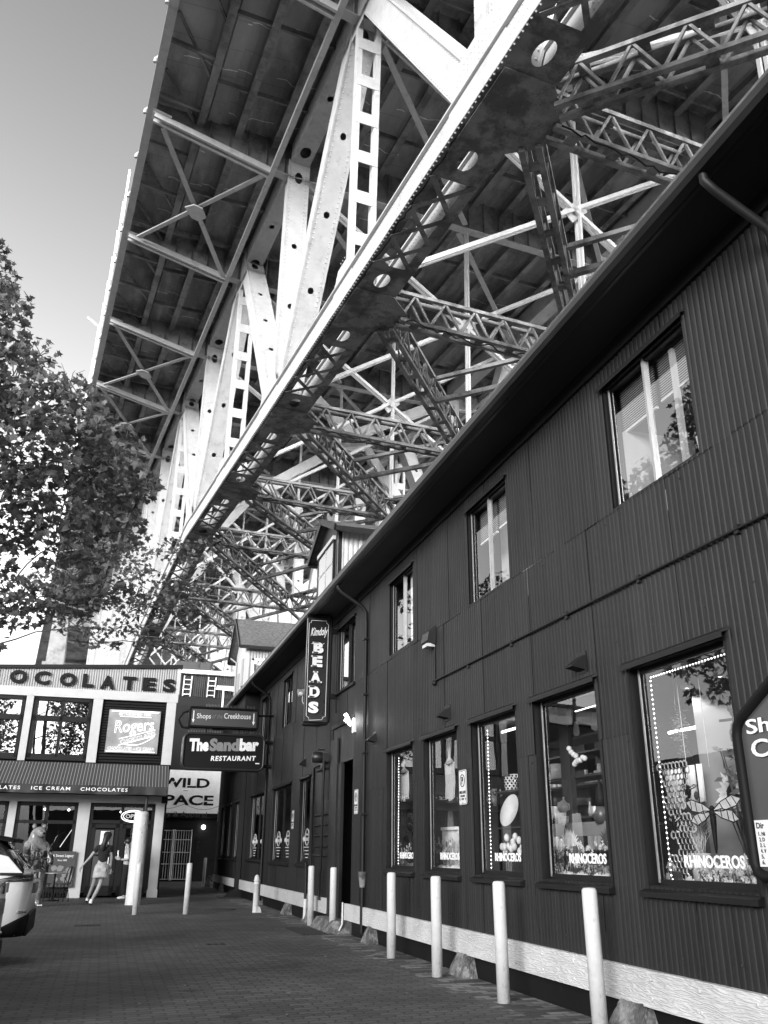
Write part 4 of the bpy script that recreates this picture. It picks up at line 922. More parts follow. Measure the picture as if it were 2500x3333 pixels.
# upper floor: dark frames, bright glass and the boarded bay with the neon sign
for a, b in ((-2.98,-1.25),(-5.12,-3.25)):
    mb = MB(); W_ = b-a
    def fr(x0, x1, z0, z1): mb.box((x0,-.0,z0),(x1,.07,z1))
    fr(a,a+.12,3.95,5.78); fr(b-.1,b,3.95,5.78); fr(a,b,3.9,4.08); fr(a,b,5.70,5.80); fr(a,b,5.08,5.24); fr((a+b)/2-.05,(a+b)/2+.04,4.0,5.75)
    o = P_(mb, 'upper_window', 'trim')
    s = MB(); s.add([(a+.05,.09,4.0),(b-.05,.09,4.0),(b-.05,.09,5.75),(a+.05,.09,5.75)], [(0,1,2,3)]); s.build('upper_pane', 'glassbright', o)
mb = MB()
for i in range(22): mb.hexa([(-.92,.04,3.9+.086*i),(1.05,.04,3.9+.086*i),(1.05,.10,3.93+.086*i),(-.92,.10,3.93+.086*i),(-.92,.04,3.96+.086*i),(1.05,.04,3.96+.086*i),(1.05,.10,3.985+.086*i),(-.92,.10,3.985+.086*i)])
P_(mb, 'louvred_bay', 'black')
# awning
ax1 = 1.30
mb = MB(); mb.hexa([(x0s,-1.2,3.10),(ax1,-1.2,3.10),(ax1,-.06,3.80),(x0s,-.06,3.80),(x0s,-1.2,3.12),(ax1,-1.2,3.12),(ax1,-.06,3.83),(x0s,-.06,3.83)]); aw = P_(mb, 'awning', 'stripe')
mb = MB(); mb.add([(ax1,-1.2,3.1),(ax1,-.06,3.8),(ax1,-.06,2.95),(ax1,-1.2,2.86)], [(0,1,2,3)]); n = 140; pts = []
for i in range(n+1):
    x = x0s+(ax1-x0s)*i/n; f = .02*math.sin(x*5.1)+.012*math.sin(x*13); pts += [(x,-1.205,3.11),(x,-1.205+f*.6,2.99),(x,-1.2+f,2.865+.008*math.sin(x*3))]
mb.add(pts, [(3*i+j,3*i+3+j,3*i+4+j,3*i+1+j) for i in range(n) for j in (0,1)], True); mb.build('valance', 'signface', aw)
mb = MB()
put_text(mb, 'ICE CREAM', (-2.58,-1.232,2.945), (1,0,0), (0,0,1), .10, 1.08, bold=.012, spacing=1.25, depth=.004)
put_text(mb, 'CHOCOLATES', (-1.21,-1.232,2.945), (1,0,0), (0,0,1), .10, 1.34, bold=.012, spacing=1.25, depth=.004)
put_text(mb, 'CHOCOLATES', (-4.22,-1.232,2.945), (1,0,0), (0,0,1), .10, 1.34, bold=.012, spacing=1.25, depth=.004)
mb.build('valance_lettering', 'cloth', aw)
# parapet letters, each a part
for ch, x, w_, z in (('C',-5.35,.47,6.18),('H',-4.62,.45,6.18),('O',-3.81,.50,6.18),('C',-3.09,.47,6.18),('O',-2.33,.50,6.17),('L',-1.64,.34,6.17),('A',-1.08,.44,6.15),('T',-.40,.42,6.16),('E',.23,.41,6.16),('S',.87,.40,6.15)):
    mb = MB(); put_text(mb, ch, (x,-.06,z), (1,0,0), (0,0,1), .42, w_, bold=.045, depth=.06); P_(mb, 'parapet_letter', 'black')
# ground floor: windows and entrance
def glazing(name, a, b, bars_v, bars_h, m='glass'):
    mb = MB(); 
    for x in bars_v: mb.box((x-.05,.0,.2),(x+.05,.08,2.66))
    for z in bars_h: mb.box((a,.0,z-.05),(b,.078,z+.05))
    o = P_(mb, name, 'trim'); s = MB(); s.add([(a,.05,.25),(b,.05,.25),(b,.05,2.62),(a,.05,2.62)], [(0,1,2,3)]); s.build('shop_pane', m, o); return o
gw = glazing('shop_window', -3.02,-1.26, (-2.97,-2.15,-1.32), (.24,2.10,2.61)); glazing('shop_window', -5.15,-3.24, (-5.1,-4.2,-3.3), (.24,2.10,2.61)); 
mb = MB()
for i in range(22): mb.box((-3.0+i*.08,.0,.02),(-2.965+i*.08,.05,.19))
P_(mb, 'vent_grille', 'trim')
do = glazing('entrance', -.91, 1.03, (-.86,.05,.98), (2.13,2.61)); 
for a, b in ((-.80,.0),(.10,.92)):
    mb = MB(); mb.box((a,-.02,.06),(a+.11,.03,2.06)); mb.box((b-.11,-.02,.06),(b,.03,2.06)); mb.box((a,-.02,.06),(b,.03,.32)); mb.box((a,-.02,1.95),(b,.03,2.06)); d_ = mb.build('door_leaf', 'trim', do)
    s = MB(); s.tube([(b-.16 if a < 0 else a+.16,-.08,.9),(b-.16 if a < 0 else a+.16,-.08,1.45)], .02, 6); s.build('pull_handle', 'alu', d_)
mb = MB(); mb.add([(-.68,-.0,1.2),(-.14,-.0,1.2),(-.14,-.0,1.9),(-.68,0,1.9)], [(0,1,2,3)]); mb.add([(-.66,-.004,.33),(-.12,-.004,.33),(-.12,-.004,1.15),(-.66,-.004,1.15)], [(0,1,2,3)]); mb.build('door_poster', 'signgrey', do)
mb = MB(); mb.box((-.52,-.03,1.42),(-.26,-.025,1.86)); mb.build('door_notice', 'cloth', do); mb = MB(); mb.box((-.30,-.03,.92),(-.20,-.025,1.12)); put_text(mb, 'STORE HOURS', (-.55,-.03,1.34), (1,0,0), (0,0,1), .045, .4, bold=.01); put_text(mb, 'N', (-.29,-.04,.98), (1,0,0), (0,0,1), .06, .06, bold=.02); mb.build('door_notice', 'cloth', do)
mb = MB(); mb.tube([(.72,-.9,2.95),(.72,-.9,.0)], .045, 8); P_(mb, 'awning_post', 'rust')
mb = MB(); mb.tube([(1.18,-.3,2.78),(1.30,-.3,2.78)], .10, 12); mb.tube([(1.30,-.3,2.78),(1.36,-.3,2.78)], [.10,.12], 12); P_(mb, 'floodlight', 'black')
# lamps inside, and a glowing rod added as the reflection of a tube
mb = MB(); 
for p in ((-.0,.8,2.45),(-1.6,1.2,2.5),(-2.3,1.0,2.5),(-4.2,1.3,2.4)): mb.ball(p, .035, 8, 5)
P_(mb, 'ceiling_spots', 'bulb')
mb = MB(); mb.tube([(-1.7,.9,1.4),(-1.05,.9,2.55)], .012, 6); P_(mb, 'reflected_tube', 'reflection_glow')
ns = thing('neon_sign', 'square neon sign glowing in the louvred bay above the awning', 'sign', (0.4, 29.3, 0), A_S)
mb = MB(); mb.box((-.70,-.06,4.18),(.90,-.02,5.51)); mb.build('sign_board', 'signboard', ns)
mb = MB(); mb.tube([(-.62,-.10,5.46),(.84,-.10,5.46)], .022, 6); mb.tube([(-.66,-.1,4.22),(.82,-.1,4.22)], .013, 6); mb.tube([(-.35,-.1,5.30),(.62,-.1,5.30)], .008, 6)
mb.build('neon_bar', 'neon', ns)
mb = MB()
put_text(mb, 'ESTABLISHED 1885', (-.38,-.085,5.345), (1,0,0), (0,0,1), .065, .98, outline=.007, res=2)
put_text(mb, 'CHOCOLATES ~ ICE CREAM', (-.62,-.085,4.26), (1,0,0), (0,0,1), .10, 1.42, outline=.007, res=2)
put_text(mb, 'Rogers', (-.46,-.085,4.66), (1,0,.10), (-.10,0,1), .50, 1.22, outline=.008, shear=.15, res=3)
put_text(mb, 'CHOCOLATES', (-.24,-.09,4.44), (1,0,.30), (-.3,0,1), .12, 1.10, outline=.007, res=2)
for q in (0,.19): mb.tube([(-.30-q*.06,-.085,4.41+q*1.0),(.78,-.085,4.73+q*1.0)], .009, 5)
mb.tube([(-.12+.88*t/16,-.085,4.44-.12*math.sin(t/16*math.pi)+.26*t/16) for t in range(17)], .009, 5)
mb.build('neon_lettering', 'neon', ns)
op = thing('open_sign', 'oval neon OPEN sign half hidden behind the white column', 'sign', (0.4, 29.3, 0), A_S)
mb = MB(); mb.tube([(.39+.36*math.cos(t*math.pi/12),-.04,2.30+.17*math.sin(t*math.pi/12)) for t in range(25)], .012, 5); mb.tube([(.39+.30*math.cos(t*math.pi/12),-.04,2.30+.13*math.sin(t*math.pi/12)) for t in range(25)], .007, 5); mb.build('neon_oval', 'neon', op)
mb = MB(); put_text(mb, 'OPEN', (.16,-.04,2.24), (1,0,0), (0,0,1), .12, .46, outline=.009, res=2); mb.build('neon_lettering', 'neon', op)

# ------------------------------------------------------------ buildings closing the lane
wb = thing('gallery_building', 'dark building with barred doors closing the end of the lane', 'building', (0,0,0))
mb = MB(); mb.box((-2,44.06,0),(9,44.2,8.0)); mb.build('front_wall', 'siding_dk', wb)
mb = MB(); mb.box((1.9,43.3,2.76),(5.9,44.05,2.95)); mb.box((1.9,43.98,2.7),(5.9,44.05,2.98)); mb.build('fascia_board', 'black', wb)
mb = MB(); put_text(mb, 'Gallery & Apparel', (1.72,43.28,2.72), (1,0,0), (0,0,1), .30, 2.75, depth=.01); mb.build('fascia_lettering', 'signgrey', wb)
mb = MB(); mb.box((2.2,44.0,.05),(4.0,44.055,2.3)); mb.build('doorway', 'black', wb)
mb = MB()
for x in (2.3,3.05,3.12,3.9): mb.tube([(x,43.9,.05),(x,43.9,2.25)], .03, 6)
for x in [2.4+.115*i for i in range(13)]: mb.tube([(x,43.92,.1),(x,43.92,2.2)], .011, 5)
for z in (.1,.75,1.25,1.8,2.2): mb.tube([(2.3,43.9,z),(3.9,43.9,z)], .018, 5)
mb.build('barred_gate', 'galv', wb)
mb = MB(); mb.ball((4.42,43.85,2.36), .10); mb.build('lit_globe', 'bulb', wb)
mb = MB(); 
for i, c in enumerate('OPEN'): put_text(mb, c, (4.2,44.0,1.78-.19*i), (1,0,0), (0,0,1), .15, .14, outline=.01, res=2)
mb.build('vertical_lettering', 'signgrey', wb)
mb = MB(); mb.tube([(4.1,43.7,.9),(4.9,43.7,.92),(5.6,42.6,1.15),(5.6,42.6,0)], .025, 6); mb.build('handrail', 'siding_dk', wb)
wsn = thing('hanging_banner', 'large white banner reading WILD SPACE across the end of the lane', 'banner', (0,0,0))
mb = MB(); mb.box((1.2,43.92,2.97),(5.2,43.97,4.92)); mb.build('banner_board', 'cloth', wsn)
mb = MB(); put_text(mb, 'WILD', (2.28,43.90,4.12), (1,0,0), (0,0,1), .44, 2.28, bold=.03, depth=.004); put_text(mb, 'SPACE', (2.02,43.90,3.33), (1,0,0), (0,0,1), .46, 2.78, bold=.03, depth=.004)
mb.box((3.35,43.895,3.97),(3.55,43.90,3.99)); mb.build('banner_lettering', 'black', wsn)
mb = MB(); mb.hexa([(2.5,43.893,4.15),(2.56,43.893,4.15),(3.1,43.893,4.5),(3.04,43.893,4.5),(2.5,43.899,4.15),(2.56,43.899,4.15),(3.1,43.899,4.5),(3.04,43.899,4.5)]); mb.box((4.18,43.893,3.5),(4.85,43.899,3.54)); mb.box((3.5,43.893,4.2),(3.9,43.899,4.23)); mb.build('stencil_gap', 'cloth', wsn)
mb = MB(); mb.tube(droop((1.5,43.4,3.4),(3.4,43.4,3.35),12,.25,.0), .01, 4); mb.tube(droop((3.4,43.4,3.35),(5.4,43.2,3.5),12,.3,.0), .01, 4); mb.build('festoon_wire', 'black', wsn)
rb = thing('waterside_restaurant', 'grey corrugated building with white roof edge and two wall ladders behind the lane', 'building', (0,0,0))
mb = MB(); corrugated(mb, lambda x, y, z: (y, 46+x, z), 1.5, 6.2, [(8.75, 9.9, 0)], [], pitch=.11, amp=.015); mb.build('upper_wall', 'siding', rb)
mb = MB(); mb.box((-1,46.05,0),(9,46.2,8.76)); mb.box((1.3,46.02,8.1),(5.0,46.05,8.75)); mb.build('lower_wall', 'siding_dk', rb)
mb = MB(); mb.box((1.2,45.7,9.9),(5.8,46.3,10.1)); mb.build('roof_edge', 'white', rb)
mb = MB(); mb.box((2.6,45.9,10.1),(4.4,46.4,10.55)); mb.box((3.8,45.8,10.1),(4.3,46.2,10.5)); mb.build('roof_plant', 'signgrey', rb)
for x in (3.03, 4.27):
    mb = MB()
    for q in (0,.38): mb.tube([(x+q,45.9,8.75),(x+q+.02,45.9,9.8)], .03, 5)
    for i in range(4): mb.tube([(x,45.9,8.85+.25*i),(x+.38,45.9,8.85+.25*i)], .03, 5)
    mb.build('wall_ladder', 'white', rb)
mb = MB(); mb.hexa([(4.6,44.9,9.0),(5.9,44.9,8.95),(5.9,45.9,9.35),(4.75,45.9,9.35),(4.6,44.9,9.06),(5.9,44.9,9.0),(5.9,45.9,9.4),(4.75,45.9,9.4)]); mb.tube([(5.0,45.0,9.0),(5.0,45.0,6.5)], .05, 6); mb.build('canopy', 'white', rb)
# far skyline beyond the bridge and an unseen block added at left to darken reflections and wall foot
fb_ = thing('distant_block', 'pale distant block glimpsed between the bridge members', 'building', (0,0,0))
mb = MB(); mb.box((12,150,0),(60,170,16)); mb.build('block_wall', 'pier', fb_)
nb = thing('added_reflection_block', 'unseen brick block added left of the lane to darken window reflections', 'building', (0,0,0))
mb = MB(); mb.box((-48,-60,0),(-36,80,8.7)); mb.build('brick_wall', 'brick', nb)
for i in range(28): mb = MB(); mb.box((-36.0,-50+4.5*i,1.4),(-35.95,-48+4.5*i,3.8)); mb.box((-36.0,-50+4.5*i,5.2),(-35.95,-48+4.5*i,7.4)); mb.build('window', 'signface', nb)
nb2 = thing('neighbour_shed', 'low timber shed behind the viewer', 'building', (0,0,0))
mb = MB(); mb.box((-8,-46,0),(30,-36,5)); mb.build('shed_wall', 'brick', nb2)

# ------------------------------------------------------------ bollards
def bollard(x, y, label, h=1.06, r=.062, group='white bollards along the lane'):
    t = MB(); t.lathe((0,0,0), [(r,-.02),(r,h-.03),(r*.93,h-.012),(r*.75,h),(.001,h+.004)], 24)
    o = t.build('bollard', 'bollard'); o.location = (x, y, 0); tag(o, label, 'bollard', group)
    o.rotation_euler = (R(random.uniform(-.6,.6)), R(random.uniform(-.6,.6)), 0)
    return o
bollard(3.85,6.86,'nearest white bollard, in front of the second shop window')
bollard(3.80,8.56,'white bollard in front of the third shop window, second nearest')
bollard(3.82,10.44,'white bollard beside the fire lane sign, third nearest the viewer')
bollard(3.87,12.36,'white bollard before the gap left of the macrame window')
bollard(4.02,16.31,'white bollard right of the doorway step')
bollard(3.98,17.95,'white bollard left of the doorway beside the standpipe')
bollard(1.93,21.6,'white bollard alone in the open lane before the barred doors')
bollard(.83,21.61,'thin white bollard just before the wide chipped column')
bollard(4.0,38.0,'grey bollard far off by the gallery corner', r=.06)
t = MB(); t.lathe((0,0,0), [(.075,-.02),(.07,.02),(.066,.06),(.064,.60),(.073,.605),(.073,.625),(.062,.63),(.062,.665),(.073,.67),(.073,.69),(.062,.695),(.06,.74),(.045,.785),(.02,.805),(.001,.81)], 24); t.hexa([(.04,-.08,-.01),(.14,-.06,-.01),(.12,.05,-.01),(.03,.05,-.01),(.05,-.05,.13),(.10,-.04,.12),(.09,.03,.12),(.04,.04,.13)])
o = t.build('ringed_bollard', 'bollard'); o.location = (3.54,21.88,0); tag(o, 'short ringed white bollard with domed top by the plank wall', 'bollard')
t = MB(); t.lathe((0,0,0), [(.205,-.01),(.205,.0),(.196,.05),(.192,2.14),(.185,2.16),(.188,2.2),(.185,2.27),(.15,2.30),(.001,2.30)], 28)
for i in range(26):
    a = random.uniform(math.pi, 2*math.pi); z = random.uniform(.1,2.0); t.ball((.19*math.cos(a),.19*math.sin(a),z), random.uniform(.008,.022), 6, 4, (1,1,1.6))
o = t.build('wide_column', 'bollard'); o.location = (.90,25.5,0); tag(o, 'wide chipped white column standing before the shop entrance', 'column')
t = MB(); t.tube([(4.05,36.9,.0),(4.05,36.9,.18),(4.1,36.95,.3)], [.12,.11,.08], 10); t.tube([(4.1,36.95,.3),(4.14,37.0,.34)], [.10,.11], 10)
o = t.build('vent_pipe_stub', 'concblock'); tag(o, 'stubby pale vent pipe at the far wall foot', 'pipe')

# ------------------------------------------------------------ covers let into the paving
def cover(name, x, y, r, label):
    t = MB(); t.lathe((x,y,.0), [(r,.001),(r,.006),(r-.03,.008),(.001,.008)], 32)
    for i in range(-5,6):
        w_ = math.sqrt(max(0,(r*.8)**2-(i*r*.14)**2)); t.box((x-w_,y+i*r*.14-.012,.008),(x+w_,y+i*r*.14+.012,.013))
    o = t.build(name, 'rust'); tag(o, label, 'manhole cover'); return o
cover('manhole_cover', 2.9, 23.2, .38, 'round dark manhole cover in the lane before the ringed bollard')
def grate(x0, y0, x1, y1, n, label, bars=True):
    t = MB(); t.box((x0,y0,.001),(x1,y1,.006))
    for i in range(n): q = x0+(x1-x0)*(i+.2)/n; t.box((q,y0+.02,.006),(q+(x1-x0)/n*.55,y1-.02,.014))
    o = t.build('drain_grate', 'rust'); tag(o, label, 'drain grate'); return o
grate(-.35,18.55,.12,18.9,9,'small slotted drain grate in the open lane, left of centre')
grate(3.5,28.1,4.2,29.3,8,'dark grate in the paving by the corner post footing')
grate(3.4,15.9,3.95,17.5,8,'long dark grate in the paving at the doorway step')
grate(1.65,14.6,1.95,14.75,3,'small square cover in the middle of the lane')

t = MB(); rl = random.Random(9)
for _ in range(160):
    x, y = rl.uniform(-1.5,4.0), rl.uniform(5.5,26); r_ = rl.uniform(.008,.03); a = rl.uniform(0,6.3)
    t.add([(x+r_*math.cos(a+q)*(1 if i%2 else .5), y+r_*math.sin(a+q)*(1 if i%2 else .5), .006+rl.uniform(0,.01)) for i, q in enumerate((0,1.2,2.4,3.8,5.1))], [(0,1,2,3,4)])
tag(t.build('scattered_litter', 'ceramic_grey'), 'small scraps and dry leaf bits scattered over the paving', 'litter')['kind'] = 'stuff'
# ------------------------------------------------------------ hanging signs
def rrect(mb, x0, x1, z0, z1, y, r, tube_r, n=6, skew=0):
    pts = []
    for cx, cz, a0 in ((x1-r,z1-r,0),(x0+r,z1-r,90),(x0+r,z0+r,180),(x1-r,z0+r,270)):
        for i in range(n+1):
            a = R(a0+90*i/n); pts.append((cx+r*math.cos(a), y, cz+r*math.sin(a)))
    return pts
def spikes(mb, x0, x1, z, y, n):
    for i in range(n):
        if (i // 7) % 4 == 3: continue
        x = x0+(x1-x0)*i/n
        for dy in (-.05,0,.05): mb.add([(x-.003,y,z),(x+.003,y,z),(x+dy*.2,y+dy,z+.11)], [(0,1,2)])
sb = thing('restaurant_sign', 'black rounded hanging sign reading The Sandbar Restaurant', 'sign', (2.86, 24.53, 3.83), R(0))
x0, x1, z0, z1 = -1.10, 1.08, -.46, .46
pts = rrect(None, x0, x1, z0, z1, 0, .16, 0)
t = MB(); t.prism([(p[0],-.11,p[2]) for p in pts], (0,.22,0)); t.build('sign_box', 'black', sb)
t = MB(); 
for y in (-.12,.12): t.tube([(p[0],y,p[2]) for p in pts]+[(pts[0][0],y,pts[0][2])], .035, 8, False)
t.build('sign_rim', 'gutter', sb)
t = MB(); put_text(t, 'The', (-.95,-.13,-.02), (1,0,.035), (0,0,1), .34, .52, bold=.055, depth=.01); put_text(t, 'bar', (.40,-.13,.03), (1,0,.035), (0,0,1), .34, .53, bold=.055, depth=.01)
put_text(t, 'RESTAURANT', (-.35,-.13,-.25), (1,0,.035), (0,0,1), .13, 1.22, bold=.035, spacing=1.2, depth=.01, shear=.1); t.box((.86,-.135,-.29),(.97,-.13,-.265)); t.build('sign_lettering', 'cloth', sb)
t = MB(); put_text(t, 'Sand', (-.41,-.13,.0), (1,0,.035), (0,0,1), .34, .80, bold=.055, depth=.01); t.build('grey_lettering', 'ceramic_grey', sb)
t = MB(); spikes(t, -1.0, 1.0, .47, 0, 46); t.build('bird_spikes', 'alu', sb)
t = MB(); t.tube([(1.08,0,.30),(1.34,0,.30)], .045, 8); t.tube([(1.08,0,-.34),(1.34,0,-.34)], .045, 8); t.build('wall_arm', 'black', sb)
cs = thing('arcade_sign', 'slim grey hanging sign reading Shops of the Creekhouse with two white arrows', 'sign', (2.79, 24.53, 4.75))
x0, x1, z0, z1 = -.93, .93, -.27, .24
pts = rrect(None, x0, x1, z0, z1, 0, .05, 0)
t = MB(); t.prism([(p[0],-.06,p[2]) for p in pts], (0,.12,0)); t.build('sign_box', 'signgrey', cs)
t = MB(); 
for y in (-.07,.07): t.tube([(p[0],y,p[2]) for p in pts]+[(pts[0][0],y,pts[0][2])], .035, 8, False)
t.tube([(-.45,0,-.27),(-.45,0,-.46)], .02); t.tube([(.45,0,-.27),(.45,0,-.46)], .02); t.tube([(.7,0,-.27),(.7,0,-.46)], .02)
t.tube([(-.93,0,.15),(-1.1,0,.1),(-1.22,0,-.1),(-1.1,0,-.3),(-.9,0,-.32)], .03, 8); t.tube([(.93,0,.1),(1.41,0,.12)], .03); t.build('sign_frame', 'black', cs)
t = MB(); put_text(t, 'Shops', (-.74,-.085,-.10), (1,0,.02), (0,0,1), .18, .38, bold=.01, depth=.006); put_text(t, 'Creekhouse', (.0,-.085,-.03), (1,0,.02), (0,0,1), .15, .74, bold=.01, depth=.006)
for x in (-.83,.82):
    t.box((x-.015,-.085,-.08),(x+.015,-.08,.15)); t.prism([(x-.04,-.085,-.08),(x+.04,-.085,-.08),(x,-.085,-.18)], (0,.005,0))
t.build('sign_lettering', 'cloth', cs)
t = MB(); put_text(t, 'of the', (-.33,-.085,-.04), (1,0,.02), (0,0,1), .12, .29, shear=.3, depth=.006); t.build('grey_lettering', 'ceramic_grey', cs)
t = MB(); spikes(t, -.5, .88, .26, 0, 34); t.build('bird_spikes', 'alu', cs)
bs = thing('beads_sign', 'tall dark hanging sign reading Kimdoly Beads in white letters', 'sign', (3.765, 17.16, 4.82))
t = MB(); t.box((-.235,-.045,-1.09),(.225,.045,1.02)); t.build('sign_box', 'signface', bs)
t = MB(); t.tube([(-.25,0,1.05),(.22,0,1.10),(.27,0,1.05),(.26,0,-1.08),(.22,0,-1.12),(-.22,0,-1.14)], .035, 8); t.lathe((-.24,0,-1.14), [(.03,-.02),(.045,0),(.045,.32),(.03,.34)], 10, (1,0,0)); t.box((.26,-.03,.72),(.45,.03,.82)); t.box((.25,-.03,-.62),(.45,.03,-.52)); t.tube([(.42,0,1.1),(.42,0,-.9)], .02); t.build('sign_frame', 'black', bs)
t = MB()
bd = [(-.16,.96),(.15,.97),(.16,.92),(.20,.89),(.19,-.98),(.14,-1.0),(.12,-1.05),(-.14,-1.07),(-.15,-1.02),(-.20,-.99),(-.21,.90),(-.17,.91)]
t.tube([(x,-.05,z) for x, z in bd+[bd[0]]], .006, 4, False)
put_text(t, 'Kimdoly', (-.17,-.05,.58), (1,0,.12), (0,0,1), .22, .36, bold=.02, depth=.006, shear=.35)
t.tube([(-.15,-.052,.47),(-.05,-.052,.49),(.03,-.052,.46),(.10,-.052,.48),(.12,-.052,.5)], .007, 4)
for ch, x, z in (('B',-.10,.28),('E',-.115,-.0),('A',-.14,-.32),('D',-.15,-.62),('S',-.165,-.93)):
    put_text(t, ch, (x,-.05,z), (1,0,0), (0,0,1), .23, .21, bold=.06, depth=.012)
    if ch in 'BEAD':                     # slab serifs
        for zz in (z-.002, z+.202): 
            if ch == 'A' and zz > z: t.box((x+.05,-.056,zz),(x+.15,-.046,zz+.03)); continue
            t.box((x-.025,-.056,zz),(x+(.10 if ch != 'A' else .07),-.046,zz+.03))
            if ch == 'A': t.box((x+.14,-.056,zz),(x+.235,-.046,zz+.03))
t.build('sign_lettering', 'cloth', bs)
t = MB()
for ch, x, z in (('B',-.075,.255),('E',-.09,-.025),('A',-.115,-.345),('D',-.125,-.645),('S',-.14,-.955)): put_text(t, ch, (x,-.0465,z), (1,0,0), (0,0,1), .23, .21, bold=.05, depth=.004)
t.build('letter_shadow', 'black', bs)
t = MB(); t.tube([(-.25,0,-.75),(-.28,0,-.70),(-.28,0,-.55)], .008); t.ball((-.31,0,-.55), .045, 8, 6, (1.3,1,1)); t.build('sign_lamp', 'galv', bs)
def fire_sign(y, z0, z1, label, first=[None]):
    if first[0] is None:
        o = thing('fire_lane_sign', label, 'sign', (XW-.03, y, z0), group='fire lane signs on the iron wall'); h, w_ = z1-z0, .26; first[0] = o
        pts = []
        for cy, cz, a0 in ((w_/2-.03,h-.03,0),(-w_/2+.03,h-.03,90),(-w_/2+.03,.03,180),(w_/2-.03,.03,270)):
            for i in range(5): a = R(a0+22.5*i); pts.append((0, cy+.03*math.cos(a), cz+.03*math.sin(a)))
        t = MB(); t.prism(pts, (.004,0,0)); t.build('sign_plate', 'white', o)
        t = MB(); q = [(-.002,p[1]*.93,(p[2]-h/2)*.955+h/2) for p in pts]; t.tube(q+[q[0]], .0025, 4, False)
        ring = [(-.002, .072*math.cos(a*math.pi/12), h*.69+.072*math.sin(a*math.pi/12)) for a in range(25)]; t.tube(ring, .005, 4, False)
        put_text(t, 'P', (-.003,.028,h*.69-.045), (0,-1,0), (0,0,1), .09, .055, bold=.03, depth=.002)
        put_text(t, 'FIRE LANE', (-.003,.10,.128), (0,-1,0), (0,0,1), .034, .20, bold=.02, depth=.002); put_text(t, 'TOW-AWAY', (-.003,.075,.090), (0,-1,0), (0,0,1), .022, .15, bold=.02, depth=.002); put_text(t, 'ZONE', (-.003,.04,.055), (0,-1,0), (0,0,1), .022, .08, bold=.02, depth=.002)
        for s in (-1,1): t.prism([(-.003,s*.105,.065),(-.003,s*.08,.085),(-.003,s*.08,.045)], (.001,0,0))
        for z in (.02,h-.02): t.ball((-.004,0,z), .006, 6, 4)
        t.build('sign_print', 'black', o); return o
    o = copy_tree(first[0]); o.location = (XW-.03, y, z0); o['label'] = label; return o
fire_sign(10.39,1.87,2.28,'white fire lane sign between two shop windows, nearest of the signs')
fire_sign(15.43,1.94,2.36,'white fire lane sign right of the doorway recess')
fire_sign(21.08,1.81,2.24,'darker fire lane sign left of the doorway between two tall windows')
fire_sign(36.15,2.4,2.83,'small fire lane sign at the far corner of the iron wall')
ds = thing('directory_sign', 'grey peaked directory sign with thick black tube frame at the right edge', 'sign', (4.06, 4.29, 1.58))
t = MB(); pk = [(0,.76,-.38),(0,.76,.56),(0,.0,.99),(0,-.76,.56),(0,-.76,-.38)]; t.prism(pk, (.05,0,0)); t.build('sign_panel', 'signgrey', ds)
def rnd_corner(p, q, r_, k=.1):
    p, q, r_ = V(p), V(q), V(r_); return [q+(p-q).normalized()*k, q+(p-q).normalized()*k*.3+(r_-q).normalized()*k*.3, q+(r_-q).normalized()*k]
t = MB(); out = [V((-.01,y,z)) for y, z in ((.77,-.39),(.77,.57),(0,1.0),(-.77,.57),(-.77,-.39))]; path = []
for i in range(5): path += rnd_corner(out[i-1], out[i], out[(i+1) % 5], .08)
t.tube(path+[path[0]], .036, 10, False); t.build('sign_frame', 'black', ds)
t = MB(); t.box((-.012,-.70,-.33),(-.004,.72,-.05)); t.build('list_panel', 'white', ds)
t = MB(); put_text(t, 'Shops of the', (-.012,.665,.46), (0,-1,0), (0,0,1), .125, 1.28, bold=.012, depth=.006); put_text(t, 'Creekhouse', (-.012,.645,.335), (0,-1,0), (0,0,1), .115, 1.25, bold=.012, depth=.006); t.build('sign_lettering', 'cloth', ds)
t = MB(); put_text(t, 'Dir', (-.016,.70,-.10), (0,-1,0), (0,0,1), .035, .07, bold=.01, depth=.002)
for i, s_ in enumerate(('1. Ni', '2. D', '3. L', '4. V', '5.', '6.')): put_text(t, s_, (-.016,.69,-.145-.034*i), (0,-1,0), (0,0,1), .024, (.06,.05,.05,.05,.025,.025)[i], bold=.01, depth=.002)
t.build('list_lettering', 'black', ds)
t = MB(); t.tube([(.05,.5,.2),(.16,.5,.2)], .02); t.tube([(.05,.5,-.3),(.16,.5,-.3)], .02); t.build('wall_bracket', 'black', ds)

# ------------------------------------------------------------ people
def hand(par, wrist, d, side, m='skin', curl=.35, sc=1.0):
    """palm and five bent fingers at a wrist; d = direction of the hand, side = towards the thumb"""
    wrist, d, side = V(wrist), V(d).normalized(), V(side); side = (side-d*side.dot(d)).normalized(); nrm = d.cross(side)
    J = [(*wrist, .026*sc), (*(wrist+d*.045*sc), .030*sc), (*(wrist+d*.085*sc), .028*sc)]; E_ = [(0,1),(1,2)]
    for k, (o_, ln) in enumerate(((-.030,.060),(-.010,.074),(.010,.080),(.030,.070))):
        b = wrist+d*.088*sc+side*o_*sc; b1 = b+d*ln*.5*sc+nrm*curl*.02; b2 = b+d*ln*sc*.85+nrm*curl*.06; n = len(J)
        J += [(*b,.0095*sc),(*b1,.0085*sc),(*b2,.007*sc)]; E_ += [(2,n),(n,n+1),(n+1,n+2)]
    t0 = wrist+d*.03*sc+side*.032*sc; t1 = t0+d*.035*sc+side*.022*sc; t2 = t1+d*.028*sc+side*.006*sc+nrm*.012; n = len(J)
    J += [(*t0,.012*sc),(*t1,.010*sc),(*t2,.008*sc)]; E_ += [(1,n),(n,n+1),(n+1,n+2)]
    return skin_mesh('hand', J, E_, m, par, 1)
